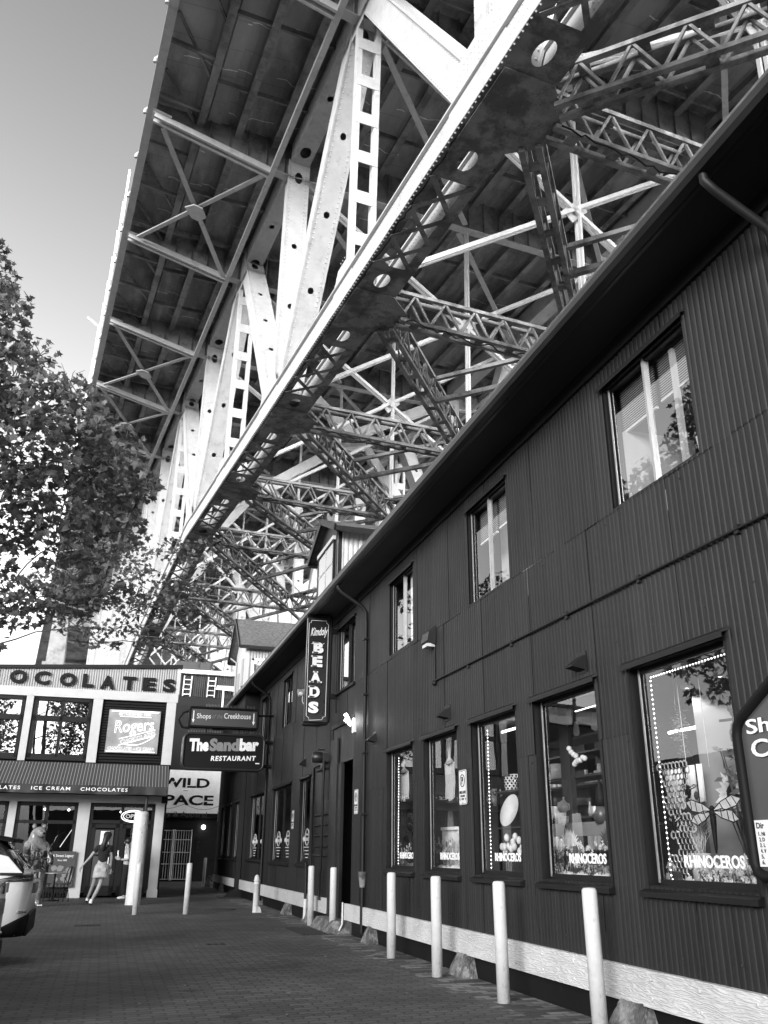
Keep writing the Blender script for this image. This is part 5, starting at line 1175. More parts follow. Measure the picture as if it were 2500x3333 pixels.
w = thing('person', 'person in black tee, dark cap and pale denim skirt walking to the shop door', 'person', (.0, 25.5, 0))
# body: one continuous skinned surface from head to feet
J = [(.03,0,.96,(.125,.105)),(.03,.0,1.10,(.105,.085)),(.03,.01,1.26,(.145,.10)),(.03,.01,1.40,(.12,.075)),(.05,.02,1.49,.048),(.07,.04,1.575,.07),(.08,.05,1.655,.082),(.08,.05,1.70,.06),
 (-.13,0,1.385,.052),(-.30,-.03,1.14,.036),(-.47,-.01,.93,.023),
 (.19,0,1.385,.052),(.24,-.02,1.12,.036),(.245,.08,.90,.023),
 (.10,.0,.88,.085),(.03,.04,.50,.055),(-.04,.0,.30,.054),(-.15,-.12,.075,.034),(-.15,-.02,.04,.032),
 (-.07,.0,.88,.085),(-.13,.20,.52,.052),(-.19,.36,.30,.047),(-.25,.46,.12,.033),(-.25,.56,.07,.030)]
Ed = [(0,1),(1,2),(2,3),(3,4),(4,5),(5,6),(6,7),(3,8),(8,9),(9,10),(3,11),(11,12),(12,13),(0,14),(14,15),(15,16),(16,17),(17,18),(0,19),(19,20),(20,21),(21,22),(22,23)]
skin_mesh('body', J, Ed, 'skin', w, 2)
hand(w, (-.47,-.01,.93), (-.45,.1,-.85), (.1,.9,.1), curl=.8); hand(w, (.245,.08,.90), (.1,.25,-.9), (-.6,.6,0), curl=1.4)
t = MB(); t.ball((.08,.145,1.60), .012, 6, 5, (.8,1.4,1.2)); t.ball((.08,.125,1.555), .016, 8, 5, (1.3,.5,.4)); t.ball((.155,.04,1.60), .02, 8, 5, (.4,.9,1.4)); t.ball((.0,.04,1.60), .02, 8, 5, (.4,.9,1.4)); t.build('face_features', 'skin', w)
# tee, skirt, hair, cap, shoes
J = [(.03,0,.98,(.135,.11)),(.03,0,1.10,(.125,.10)),(.03,.01,1.26,(.16,.115)),(.03,.01,1.39,(.135,.088)),(.045,.015,1.45,.06),(-.13,0,1.385,.07),(-.22,-.015,1.26,.062),(.19,0,1.385,.07),(.215,-.01,1.25,.062)]
skin_mesh('tee_shirt', J, [(0,1),(1,2),(2,3),(3,4),(3,5),(5,6),(3,7),(7,8)], 'blackcloth', w, 2)
t = MB(); n = 28; rings = [(.98,.150,.122),(.90,.182,.142),(.80,.196,.150),(.70,.20,.152),(.655,.203,.155)]; vs = []
for z, a, b in rings:
    for k in range(n):
        th = 2*math.pi*k/n; f = 1+.02*math.sin(5*th+z*9)+.012*math.sin(11*th); vs.append((.02+a*f*math.cos(th), b*f*math.sin(th)+.0, z+.008*math.sin(th*3)))
t.add(vs, [(i*n+k, i*n+(k+1)%n, (i+1)*n+(k+1)%n, (i+1)*n+k) for i in range(len(rings)-1) for k in range(n)], True)
o = t.build('denim_skirt', 'denim', w); sm = o.modifiers.new('thick','SOLIDIFY'); sm.thickness = .006
t = MB(); t.box((-.09,-.157,.80),(-.02,-.150,.89)); t.box((.06,-.157,.80),(.13,-.150,.89)); t.build('back_pocket', 'denim', o)
t = MB(); t.ball((.075,.035,1.665), .105, 16, 10, (.92,1.05,1.02)); t.tube([(.06,-.06,1.68),(.04,-.10,1.58),(.02,-.115,1.48),(.0,-.11,1.36),(-.01,-.105,1.30)], [.07,.075,.065,.05,.02], 12); t.tube([(.0,-.07,1.5),(-.04,-.08,1.42),(-.06,-.09,1.34)], [.04,.04,.015], 8); t.build('hair', 'hair', w)
t = MB(); t.lathe((.08,.045,1.665), [(.104,0),(.106,.03),(.10,.07),(.075,.105),(.03,.12),(.001,.122)], 20); t.hexa([(.02,.14,1.67),(.16,.13,1.67),(.15,.24,1.655),(.07,.25,1.655),(.02,.14,1.682),(.16,.13,1.682),(.15,.24,1.665),(.07,.25,1.665)]); t.build('cap', 'blackcloth', w, bevel=.004)
for (x,y,z,tilt) in ((-.15,-.04,.0,0),(-.25,.52,.03,.3)):
    J = [(x,y-.10,z+.05+tilt*.12,.036),(x,y,z+.045+tilt*.05,.038),(x-.005,y+.10,z+.035,.038),(x-.005,y+.15,z+.03,.028)]; skin_mesh('shoe', J, [(0,1),(1,2),(2,3)], 'blackcloth', w, 1)
t = MB(); t.tube([(-.15,-.115,.05),(-.135,-.11,.14)], [.045,.04], 10); t.tube([(-.25,.46,.09),(-.24,.45,.15)], [.042,.038], 10); t.build('white_sock', 'cloth', w)
t = MB(); t.box((.235,.07,.735),(.28,.085,.86)); t.build('phone', 'cloth', w)
t = MB(); t.tube([(.16,-.13,1.38),(.20,-.12,1.2),(.205,-.10,.99)], .012, 5); t.tube([(.16,.10,1.38),(.21,.11,1.2),(.205,.06,.99)], .012, 5); t.build('bag_strap', 'blackcloth', w)

p2_ = thing('person', 'person with long dark hair, pale tank top and black trousers waiting by the column', 'person', (.72, 28.45, 0), R(90))
# faces local +y which is turned to the left of the picture; seen from its right side
J = [(0,0,.92,(.11,.10)),(0,0,1.05,(.09,.085)),(0,.0,1.20,(.125,.095)),(0,0,1.33,(.10,.07)),(0,.01,1.41,.045),(0,.03,1.48,.062),(0,.035,1.56,.08),(0,.03,1.60,.055),
 (-.15,0,1.31,.045),(-.17,-.04,1.08,.034),(-.10,.19,1.06,.023),(.15,0,1.31,.045),(.17,-.04,1.08,.034),(.08,.19,1.08,.023),
 (-.08,0,.86,.085),(-.085,.03,.48,.058),(-.085,-.02,.09,.04),(-.085,.05,.05,.035),(.08,0,.86,.085),(.085,.0,.48,.058),(.085,-.05,.09,.04),(.085,.03,.05,.035)]
Ed = [(0,1),(1,2),(2,3),(3,4),(4,5),(5,6),(6,7),(3,8),(8,9),(9,10),(3,11),(11,12),(12,13),(0,14),(14,15),(15,16),(16,17),(0,18),(18,19),(19,20),(20,21)]
skin_mesh('body', J, Ed, 'skin', p2_, 2)
hand(p2_, (-.10,.19,1.06), (.3,.9,.3), (0,0,1), curl=1.2); hand(p2_, (.08,.19,1.08), (-.3,.9,.3), (0,0,1), curl=1.2)
J = [(0,0,.97,(.115,.10)),(0,0,1.08,(.10,.095)),(0,0,1.20,(.135,.105)),(0,0,1.31,(.09,.075))]; skin_mesh('tank_top', J, [(0,1),(1,2),(2,3)], 'cloth', p2_, 2)
J = [(0,0,.93,(.13,.12)),(-.085,0,.82,.105),(-.088,.03,.48,.085),(-.088,-.02,.10,.085),(.085,0,.82,.105),(.088,.0,.48,.085),(.088,-.05,.10,.085),(0,0,.99,(.12,.11))]; skin_mesh('trousers', J, [(7,0),(0,1),(1,2),(2,3),(0,4),(4,5),(5,6)], 'blackcloth', p2_, 2)
t = MB(); t.ball((0,.015,1.575), .10, 14, 9, (.95,1.1,1.05)); t.tube([(0,-.06,1.56),(0,-.09,1.42),(0,-.09,1.28),(0,-.085,1.15),(0,-.08,1.10)], [.08,.10,.105,.08,.03], 12); t.build('hair', 'hair', p2_)
t = MB(); t.ball((0,.125,1.535), .012, 6, 5, (.8,1.4,1.2)); t.ball((0,.11,1.495), .014, 6, 5, (1.3,.5,.5)); t.build('face_features', 'skin', p2_)
for x, y in ((-.085,.03),(.085,.0)):
    J = [(x,y-.09,.05,.042),(x,y,.045,.042),(x,y+.10,.035,.04),(x,y+.15,.03,.03)]; skin_mesh('shoe', J, [(0,1),(1,2),(2,3)], 'cloth', p2_, 1)
t = MB(); t.box((-.04,.26,1.08),(.03,.29,1.22)); t.tube([(.02,.28,1.22),(.02,.28,1.32)], .02, 6); t.build('held_drink', 'cloth', p2_)

# ------------------------------------------------------------ painted bear statue
bear = thing('bear_statue', 'life size standing bear statue painted with a landscape before the shop window', 'statue', (-1.62, 24.9, 0), R(28))
J = [(0,0,.85,(.26,.24)),(0,.0,1.12,(.27,.24)),(0,.02,1.38,(.24,.20)),(0,.03,1.55,(.20,.18)),(0,.0,1.72,(.20,.18)),(0,-.10,1.76,.15),(0,-.22,1.70,.10),(0,-.31,1.685,.075),
 (-.24,-.04,1.40,.12),(-.33,-.20,1.16,.09),(-.30,-.33,1.05,.075),(.24,-.04,1.40,.12),(.33,-.16,1.14,.09),(.31,-.27,.96,.075),
 (-.15,.0,.60,.17),(-.18,-.04,.30,.12),(-.18,.0,.10,.10),(-.19,-.16,.055,.07),(.15,.0,.60,.17),(.18,-.04,.30,.12),(.18,.0,.10,.10),(.19,-.16,.055,.07)]
Ed = [(0,1),(1,2),(2,3),(3,4),(4,5),(5,6),(6,7),(2,8),(8,9),(9,10),(2,11),(11,12),(12,13),(0,14),(14,15),(15,16),(16,17),(0,18),(18,19),(19,20),(20,21)]
skin_mesh('body', J, Ed, 'mural', bear, 2)
for s in (-1,1):
    t = MB(); t.ball((s*.13,-.03,1.87), .062, 12, 8, (1,.6,1)); t.ball((s*.13,-.055,1.865), .038, 10, 6, (1,.5,1)); t.build('ear', 'mural', bear)
t = MB(); t.ball((0,-.345,1.705), .03, 8, 6, (1.3,.8,.9)); t.build('nose', 'black', bear)
t = MB(); 
for s in (-1,1): t.ball((s*.07,-.19,1.78), .018, 8, 5)
t.build('eyes', 'black', bear)
t = MB()
for s in (-1,1):
    for k in range(4): t.tube([(s*.19+(k-1.5)*.035,-.22,.05),(s*.19+(k-1.5)*.035,-.26,.03)], [.016,.006], 6)
t.build('claws', 'cloth', bear)

# ------------------------------------------------------------ cafe chairs, table and window poster
def chair(x, y, rz, label, first=[None]):
    if first[0]:
        c = copy_tree(first[0]); c.location = (x,y,0); c.rotation_euler = (0,0,rz); c['label'] = label; return c
    c = thing('cafe_chair', label, 'chair', (x,y,0), rz, 'black metal cafe chairs'); first[0] = c
    t = MB(); t.lathe((0,0,.44), [(.001,0),(.19,0),(.20,.01),(.19,.02),(.001,.02)], 20); t.build('seat', 'gutter', c)
    for a in (45,135,225,315): q = R(a); t = MB(); t.tube([(.14*math.cos(q),.14*math.sin(q),.44),(.21*math.cos(q),.21*math.sin(q),0)], .012, 6); t.build('leg', 'black', c)
    t = MB(); t.tube([(-.17,.12,.45),(-.18,.19,.75),(-.12,.21,.86),(0,.215,.89),(.12,.21,.86),(.18,.19,.75),(.17,.12,.45)], .012, 6); t.build('back_hoop', 'black', c)
    t = MB(); t.hexa([(-.03,.15,.45),(.03,.15,.45),(.05,.21,.87),(-.05,.21,.87),(-.03,.156,.45),(.03,.156,.45),(.05,.216,.87),(-.05,.216,.87)]); t.build('back_slat', 'black', c)
    return c
chair(-.95,27.2,R(-60),'black metal cafe chair nearest the white shop column'); chair(-1.45,27.35,R(60),'black metal cafe chair half hidden behind the bear statue')
tb = thing('cafe_table', 'small round cafe table between the chairs under the shop window', 'table', (-1.2,27.75,0))
t = MB(); t.lathe((0,0,.70), [(.001,0),(.28,0),(.29,.012),(.28,.024),(.001,.024)], 24); t.build('table_top', 'alu', tb)
t = MB(); t.tube([(0,0,.7),(0,0,.04)], .025, 8); t.lathe((0,0,0), [(.2,0),(.2,.015),(.03,.04)], 16); t.build('pedestal', 'black', tb)
po = thing('advertising_board', 'poster board of roses and chocolates reading A Sweet Legacy in the shop window', 'poster', (-1.05,29.2,0), A_S)
t = MB(); t.box((-.42,-.02,.30),(.30,.02,1.28)); t.build('board', 'signgrey', po)
t = MB(); put_text(t, 'A Sweet Legacy', (-.36,-.03,1.10), (1,0,0), (0,0,1), .10, .60, bold=.012); put_text(t, 'Since 1885', (-.2,-.03,1.01), (1,0,0), (0,0,1), .045, .26, bold=.01); t.build('board_lettering', 'cloth', po)
t = MB()
for i in range(16):
    cx, cz, r_ = random.uniform(-.3,.22), random.uniform(.42,.86), random.uniform(.05,.10)
    t.add([(cx+r_*math.cos(a*math.pi/4)*random.uniform(.7,1.1), -.022-.0006*i, cz+r_*math.sin(a*math.pi/4)*random.uniform(.7,1.1)) for a in range(8)], [tuple(range(8))])
t.build('printed_roses', 'ceramic_grey', po)

# ------------------------------------------------------------ parked cars (tails towards the lane)
def suv(name, label, loc, rz, Hh=1.55):
    c = thing(name, label, 'car', loc, rz, 'white cars parked nose in at the left')
    # stations along the car, tail at x=0: (x, sill z, waist z, half width)
    st = [(0.0,.34,1.00,.62),(.03,.32,1.05,.76),(.10,.31,1.08,.85),(.30,.30,1.10,.905),(.8,.30,1.08,.925),(1.6,.28,1.05,.93),(2.4,.28,1.03,.93),(3.2,.28,1.00,.92),(3.9,.30,.93,.89),(4.3,.34,.82,.80),(4.5,.42,.70,.62)]
    e = .30
    def sec(x):
        for p, q in zip(st, st[1:]):
            if x <= q[0]: k = (x-p[0])/(q[0]-p[0]); return [p[i]+(q[i]-p[i])*k for i in (1,2,3)]
        return st[-1][1:]
    def by(x, z):
        z0, z1, hw = sec(x); k = min(.999, abs((z-(z0+z1)/2)/((z1-z0)/2))); a = k**(1/e); return hw*max(0, 1-a*a)**(e/2)
    t = MB(); vs = []; n = 24; xs = [0,.015,.03,.06,.10,.2,.3,.55,.8,1.2,1.6,2.0,2.4,2.8,3.2,3.6,3.9,4.1,4.3,4.42,4.5]
    for x in xs:
        z0, z1, hw = sec(x)
        for k in range(n):
            a = 2*math.pi*k/n; ca, sa = math.cos(a), math.sin(a)
            vs.append((x, hw*math.copysign(abs(ca)**e, ca), (z0+z1)/2+(z1-z0)/2*math.copysign(abs(sa)**e, sa)))
    t.add(vs, [(i*n+k, i*n+(k+1)%n, (i+1)*n+(k+1)%n, (i+1)*n+k) for i in range(len(xs)-1) for k in range(n)]+[tuple(range(n)), tuple((len(xs)-1)*n+k for k in reversed(range(n)))], True)
    t.build('body', 'carpaint', c)
    def shell(nm, m, xa, xb, lo, hi, off=.012, nx=14, nz=6, par=c):
        for s in (-1,1):
            t = MB(); g = []
            for i in range(nx+1):
                x = xa+(xb-xa)*(i/nx)**1.6
                for j in range(nz+1): z = lo(x)+(hi(x)-lo(x))*j/nz; g.append((x-off*max(0,1-x/.12), s*(by(x, z)+off), z))
            t.add(g, [(i*(nz+1)+j, (i+1)*(nz+1)+j, (i+1)*(nz+1)+j+1, i*(nz+1)+j+1) for i in range(nx) for j in range(nz)], True)
            o = t.build(nm, m, par); sm = o.modifiers.new('s','SOLIDIFY'); sm.thickness = .008
    shell('tail_lamp', 'lens', 0.0, .50, lambda x: .955-.01*x, lambda x: 1.055-.20*x)
    shell('lamp_chrome', 'chrome', 0.02, .40, lambda x: .985-.05*x, lambda x: .998-.055*x, off=.022, nz=1)
    shell('lower_bumper', 'black', 0.0, .62, lambda x: .33, lambda x: .58-.50*x+.12*max(0,x-.4), off=.015)
    shell('rear_reflector', 'chrome', 0.02, .10, lambda x: .60, lambda x: .625, off=.026, nz=1)
    t = MB(); t.box((-.03,-.64,.33),(.02,.64,.58)); t.build('bumper_centre', 'black', c, bevel=.02)
    for q in (-.64,.30): t = MB(); t.box((-.015,q,.955),(.02,q+.34,1.04)); t.build('tailgate_lamp', 'lens', c, bevel=.006)
    # glasshouse
    gh = [(.10,1.06,.84),(.30,1.30,.78),(.48,Hh-.10,.72),(1.0,Hh-.01,.66),(2.2,Hh,.64),(2.9,Hh-.12,.66),(3.5,1.12,.76),(3.7,1.0,.8)]
    t = MB(); vs = []
    for x, z, hw in gh: vs += [(x,-.87,1.02),(x,-hw-.01,z-.06),(x,-hw+.12,z),(x,hw-.12,z),(x,hw+.01,z-.06),(x,.87,1.02)]
    t.add(vs, [(i*6+k, i*6+k+1, (i+1)*6+k+1, (i+1)*6+k) for i in range(len(gh)-1) for k in range(5)]+[(0,1,2,3,4,5)], True); t.build('cabin_glass', 'lens', c)
    for s in (-1,1):
        t = MB(); t.prism([(.10,s*.895,1.05),(1.15,s*.905,1.06),(1.35,s*.76,Hh-.13),(.95,s*.765,Hh-.17),(.30,s*.835,1.24)], (0,-s*.03,0)); t.build('rear_pillar', 'carpaint', c, bevel=.01)
        t = MB(); t.prism([(.62,s*.885,1.14),(1.05,s*.885,1.13),(1.10,s*.835,1.27),(.80,s*.83,1.27)], (0,s*.012,0)); t.build('quarter_window', 'lens', c)
        for x in (.95,3.6):
            t = MB(); t.lathe((x,s*.80,.35), [(.18,-.10),(.34,-.10),(.355,-.06),(.355,.06),(.34,.10),(.18,.10)], 28, (0,1,0)); w_ = t.build('wheel', 'tyre', c)
            t = MB(); t.lathe((x,s*.86,.35), [(.001,-.02),(.21,-.02),(.215,.05),(.001,.06)], 20, (0,s,0)); t.build('rim', 'alu', w_)
            t = MB(); t.lathe((x,s*.78,.38), [(.30,-.13),(.42,-.13),(.42,.165),(.38,.17)], 28, (0,s,0)); t.build('wheel_arch', 'black', c)
    t = MB(); t.hexa([(.28,-.70,Hh-.15),(.9,-.68,Hh-.04),(.9,.68,Hh-.04),(.28,.70,Hh-.15),(.26,-.66,Hh-.10),(.9,-.62,Hh+.01),(.9,.62,Hh+.01),(.26,.66,Hh-.10)]); t.build('spoiler', 'black', c, bevel=.012)
    t = MB(); t.box((-.035,-.26,.80),(-.0,.26,.92)); t.build('number_plate', 'signgrey', c)
    return c
suv('parked_car', 'white hatchback with dark wraparound tail lamp beside the bear statue', (-.81,13.15,0), R(180))
suv('parked_car', 'white car cut off by the lower left edge of the view', (-.80,8.6,0), R(180), Hh=1.45)

# ------------------------------------------------------------ trees
LEAF = [(0,0),(.12,.16),(.42,.10),(.30,.34),(.50,.58),(.22,.60),(.14,.74),(0,1.0),(-.14,.74),(-.22,.60),(-.50,.58),(-.30,.34),(-.42,.10),(-.12,.16)]
def leaves(mb, c, r, n, size, rnd):
    for _ in range(n):
        while True:
            p = V((rnd.uniform(-1,1), rnd.uniform(-1,1), rnd.uniform(-1,1)))
            if .15 < p.length < 1: break
        p = p.normalized()*(p.length**.6)
        q = V(c)+V((p.x*r[0], p.y*r[1], p.z*r[2]))
        s = size*rnd.uniform(.6,1.25)
        ax = V((rnd.gauss(0,1), rnd.gauss(0,1), rnd.gauss(0,.5)-.6)).normalized()     # hanging direction
        nn = V((rnd.gauss(0,.7), rnd.gauss(0,.7), 1)); sd = ax.cross(nn).normalized(); nn = sd.cross(ax)
        fold = rnd.uniform(.05,.25)
        vs = [q+sd*x*s+ax*y*s+nn*abs(x)*fold*s for x, y in LEAF]+[q+ax*.45*s-nn*.03*s]
        k = len(LEAF); mb.add(vs, [(i,(i+1)%k,k) for i in range(k)])
def branch(mb, a, b, r0, r1, rnd, n=7, wob=.12):
    a, b = V(a), V(b); L = (b-a).length; pts = []
    for i in range(n+1):
        t_ = i/n; pts.append(a.lerp(b,t_)+V((rnd.gauss(0,wob), rnd.gauss(0,wob), rnd.gauss(0,wob)+.35*math.sin(math.pi*t_)))*(L*.18*math.sin(math.pi*t_)+.02))
    mb.tube(pts, [r0+(r1-r0)*i/n for i in range(n+1)], 6); return pts
def tree(name, label, base, clumps, density, size, seed, trunk_r=.2, fork=2.8, lean=(0,0), twig=.005):
    rnd = random.Random(seed); t_ = thing(name, label, 'tree', base); bz = V(base)
    cs_ = [(V(c[:3])-bz, c[3:]) for c in clumps]; zt = max(c[0].z for c in cs_)
    mb = MB(); tr = []
    for i in range(9):
        q = i/8; tr.append(V((lean[0]*q+.06*math.sin(q*7), lean[1]*q+.05*math.cos(q*5), -.1+(zt*.86)*q)))
    mb.tube(tr, [trunk_r*(1.25-1.05*i/8) for i in range(9)], 12); mb.build('trunk', 'bark', t_)
    br_ = MB(); lf = MB(); pts = [(p.copy(), trunk_r*(.6-.4*i/8)) for i, p in enumerate(tr) if p.z > fork]
    for c, (rx, ry, rz_) in sorted(cs_, key=lambda q: (q[0]-tr[-3]).length):
        best = min(pts, key=lambda p: (p[0]-c).length + max(0, p[0].z-c.z+.3)*1.2); r0 = max(.012, min(best[1], .02*(c-best[0]).length+.012))
        ps = branch(br_, best[0], c, r0, .010, rnd, 7, .10); pts += [(p, max(.010, r0*.6)) for p in ps[3:]]
        for k in range(7):
            e = c+V((rnd.uniform(-1,1)*rx, rnd.uniform(-1,1)*ry, rnd.uniform(-1,1)*rz_))*.9; branch(br_, ps[-1-(k%2)], e, .010, twig*.6, rnd, 4, .2)
        leaves(lf, c, (rx,ry,rz_), int(density*rx*rz_*(.5+.5*ry)), size, rnd)
    br_.build('limbs', 'bark', t_); lf.build('crown', 'leaf', t_)
    return t_
CL = [(-3.3,14,10.6,.8,.9,.8),(-2.95,14,9.8,.75,.9,.7),(-2.55,13.8,10.1,.35,.5,.3),(-2.9,14,8.9,.9,1,.8),(-2.0,14,9.25,.3,.4,.28),(-2.3,13.8,8.6,.5,.7,.45),(-1.75,13.7,8.15,.6,.8,.5),(-1.45,14,8.7,.35,.5,.3),(-1.15,13.8,8.2,.55,.8,.45),
 (-2.9,14,7.8,.9,1,.8),(-2.0,13.8,7.4,.9,1,.7),(-1.15,13.6,7.4,.75,.9,.6),(-.55,13.6,7.5,.5,.6,.4),(-.4,13.6,6.9,.6,.7,.45),(.02,13.7,6.95,.3,.4,.2),(-1.2,13.7,6.6,.9,.9,.6),(-2.2,14,6.5,.9,1,.7),(-.35,13.8,6.2,.5,.6,.35),(-1.3,14,5.9,.6,.7,.4),(-2.5,14,5.6,.7,.7,.45),(-.65,13.9,5.6,.4,.5,.25),(-3.1,14,6.4,.7,1,1.0),
 (-1.6,14,4.75,.5,.5,.3),(-.9,14,4.9,.5,.5,.22),(-2.3,14,4.2,.6,.5,.25),(-.3,14,5.15,.45,.4,.2),(-1.9,14,5.05,.45,.5,.28),(-2.6,14,4.7,.5,.5,.3),(-1.1,14,5.15,.4,.4,.2)]
tree('plane_tree', 'large leafy plane tree overhanging the lane from the left', (-3.4,14.6,0), CL, 820, .152, 4, .16, 3.6, (-.5,0))
CL2 = [(-1.6,21,7.3,.9,.7,.4),(-.7,21,7.0,.8,.6,.35),(.2,21,7.4,.8,.6,.35),(-.2,21,8.0,.7,.6,.4),(.9,21,8.3,.6,.5,.3),(-1.3,21,8.2,.7,.6,.4),(.6,21,6.9,.7,.5,.28),(1.3,20.8,7.4,.6,.4,.25),(1.9,20.8,7.9,.5,.4,.22),(-.2,21,6.25,.7,.5,.22),(.6,20.8,5.85,.5,.4,.16),(-1.2,21,6.2,.6,.5,.22),(-2.4,21,6.8,.8,.7,.5),(1.7,20.8,8.5,.4,.4,.2),(1.1,20.8,6.8,.45,.3,.2),(1.5,20.6,6.4,.4,.3,.18),(.0,20.8,6.7,.6,.5,.22),(-.6,20.8,5.8,.5,.4,.15)]
tree('slender_tree', 'slender small leaved tree whose thin twigs reach across the shop parapet', (-2.9,21.5,0), CL2, 950, .125, 11, .09, 4.9, (-.6,0))
# trees left of the view: they stand in the window reflections
for i, (x, y, h) in enumerate(((-7.5,9,7.0),(-9,1.5,7.5))):
    tree('street_tree', ('broad street tree across the lane opposite the first shop windows', 'broad street tree across the lane behind the viewer')[i], (x,y,0), [(x+rx_, y+ry_, h+rz_, 1.3, 1.3, 1.0) for rx_, ry_, rz_ in ((0,0,1.2),(1.4,.5,0),(-1.3,-.5,.2),(.2,1.6,.1),(-.1,-1.6,.3),(.5,.3,2.2))], 150, .22, 30+i, .2, 3.5)

# ------------------------------------------------------------ goods shown behind the shop windows (each thing stands on the ledge, a shelf or a cord)
ZL = 1.03
def one(mb, name, m, label, cat, group=None): return tag(mb.build(name, m), label, cat, group)
rs = random.Random(21)
def flowers(name, label, y0, y1, z0, z1, x, n, r, group=None, stem=True, mp='petal'):
    t_ = thing(name, label, 'flowers', (x, (y0+y1)/2, ZL), group=group); a = MB(); b = MB(); ym = (y0+y1)/2
    for _ in range(n):
        y = rs.uniform(y0,y1)-ym; z = rs.uniform(z0,z1)-ZL; xx = rs.uniform(-.08,.08); c = V((xx,y,z)); k = 7; 
        for i in range(k):
            th = 2*math.pi*i/k+rs.random(); d = V((rs.uniform(-.3,.1), math.cos(th), math.sin(th))).normalized(); s = d.cross(V((1,0,0))).normalized()
            a.add([c, c+d*r*.6+s*r*.28, c+d*r, c+d*r*.6-s*r*.28], [(0,1,2,3)])
        b.tube([c, (xx*.6, y*.8, 0)], .003, 3, False)
        for i in range(2):
            q = c.lerp(V((xx*.6,y*.8,0)), rs.uniform(.2,.8)); d = V((rs.uniform(-1,1),rs.uniform(-1,1),rs.uniform(-.2,1))).normalized(); s = d.orthogonal().normalized(); b.add([q, q+d*r*.8+s*r*.25, q+d*r*1.6, q+d*r*.8-s*r*.25], [(0,1,2,3)])
    a.build('petals', mp, t_); b.build('stems', 'leafdark', t_); return t_
# big window: honeycomb screen, towels, winged insects, sunflower
def hexes(mb, cells, x, y0, z0, r, t=.006):
    for i, j in cells:
        cy = y0 - i*r*1.732 - (j % 2)*r*.866; cz = z0 - j*r*1.5
        for k in range(6):
            a, b = R(60*k+30), R(60*k+90); mb.beam((x,cy+r*math.cos(a),cz+r*math.sin(a)), (x,cy+r*math.cos(b),cz+r*math.sin(b)), t, t)
hx = MB(); cells = set()
for j, (i0, i1) in enumerate(((0,8),(0,8),(1,8),(1,7),(2,7),(2,7),(1,6),(1,6),(2,6),(3,7),(3,8),(4,8),(2,7),(3,8),(4,8),(3,8),(1,6),(0,6),(1,5),(2,5),(0,2),(0,1))):
    for i in range(i0, i1):
        if rs.random() < .9: cells.add((i,j))
hexes(hx, cells, 4.62, 6.86, 2.03, .031, .009); tag(hx.build('honeycomb_screen', 'ceramic'), 'metal honeycomb screen hanging in the nearest shop window', 'ornament')
for (y0, y1, z0, z1, lb) in ((6.95,7.22,1.70,2.05,'plain white tea towel hung behind the honeycomb screen'),(6.66,6.90,1.74,2.06,'printed white tea towel with a small beehive')):
    t = MB(); n = 12; vs = []
    for i in range(n+1):
        y = y0+(y1-y0)*i/n; f = .012*math.sin(i*1.3); vs += [(4.92+f,y,z1),(4.92+f*1.5,y,z0+.01*math.sin(i))]
    t.add(vs, [(2*i,2*i+1,2*i+3,2*i+2) for i in range(n)], True); tw = t.build('tea_towel', 'cloth'); tag(tw, lb, 'towel'); so_ = tw.modifiers.new('s','SOLIDIFY'); so_.thickness = .004
    if y0 < 6.8: t = MB(); t.ball((4.90,6.76,1.80), .035, 10, 6, (.2,1,1)); t.build('printed_beehive', 'signgrey', tw)
def insect(name, label, c, s, wing, tail, mwing, rot=0):
    t_ = thing(name, label, 'ornament', c); 
    b = MB(); b.ball((0,0,.02*s), .018*s, 8, 6); b.ball((0,0,-.01*s), .024*s, 8, 6, (1,1,1.2)); 
    b.tube([(0,.01*i*tail,-(.03+tail*i/5)*s) for i in range(6)], [.022*s,.02*s,.017*s,.014*s,.012*s,.006*s], 8)
    b.build('insect_body', 'black', t_)
    w_ = MB(); v_ = MB()
    for sg in (-1,1):
        for k, (dy, dz) in enumerate(wing):
            a = V((0,0,.0)); e = V((.01,sg*dy*s,dz*s)); d = e.normalized(); n_ = d.cross(V((1,0,0))).normalized(); wd = .32*e.length*(.5 if k else .45)
            pts = [a, e*.35+n_*wd*.8, e*.75+n_*wd, e, e*.8-n_*wd*.7, e*.35-n_*wd*.6]; w_.add(pts, [tuple(range(6))]); v_.tube(pts+[a], .004*s, 4, False)
            for q in (.3,.55,.75): v_.tube([e*q+n_*wd*.8+V((-.002,0,0)), e*(q+.08)-n_*wd*.5+V((-.002,0,0))], .003*s, 4, False)
    w_.build('wing', mwing, t_); v_.build('wing_veins', 'black', t_); return t_
insect('dragonfly_ornament', 'large dragonfly ornament with veined wings hanging in the nearest window', (4.58,6.14,1.64), 1.15, ((.30,.07),(.26,-.06)), .24, 'ceramic')
insect('bee_ornament', 'striped bee ornament fixed in the middle of the honeycomb screen', (4.57,6.40,1.82), .9, ((.11,.03),), .05, 'ceramic')
insect('bee_ornament', 'bee ornament low at the left of the honeycomb screen', (4.59,6.68,1.57), .9, ((.10,.05),), .05, 'petal')
t = thing('sunflower', 'giant artificial sunflower leaning at the right of the nearest window', 'flower', (5.0,6.40,1.79))
a = MB()
for i in range(22):
    th = 2*math.pi*i/22; d = V((rs.uniform(-.25,.1), math.cos(th), math.sin(th))); s = V((0,-math.sin(th),math.cos(th))); L_ = .19*rs.uniform(.85,1.1); a.add([d*.06, d*L_*.6+s*.035, d*L_, d*L_*.6-s*.035], [(0,1,2,3)])
a.build('petals', 'petal', t); a = MB(); a.ball((-.01,0,0), .075, 14, 8, (.4,.8,1.05)); a.build('flower_disc', 'black', t); a = MB(); a.tube([(.02,0,0),(.03,-.06,-.4),(.0,-.05,-.75)], .01, 5); a.build('stem', 'leafdark', t)
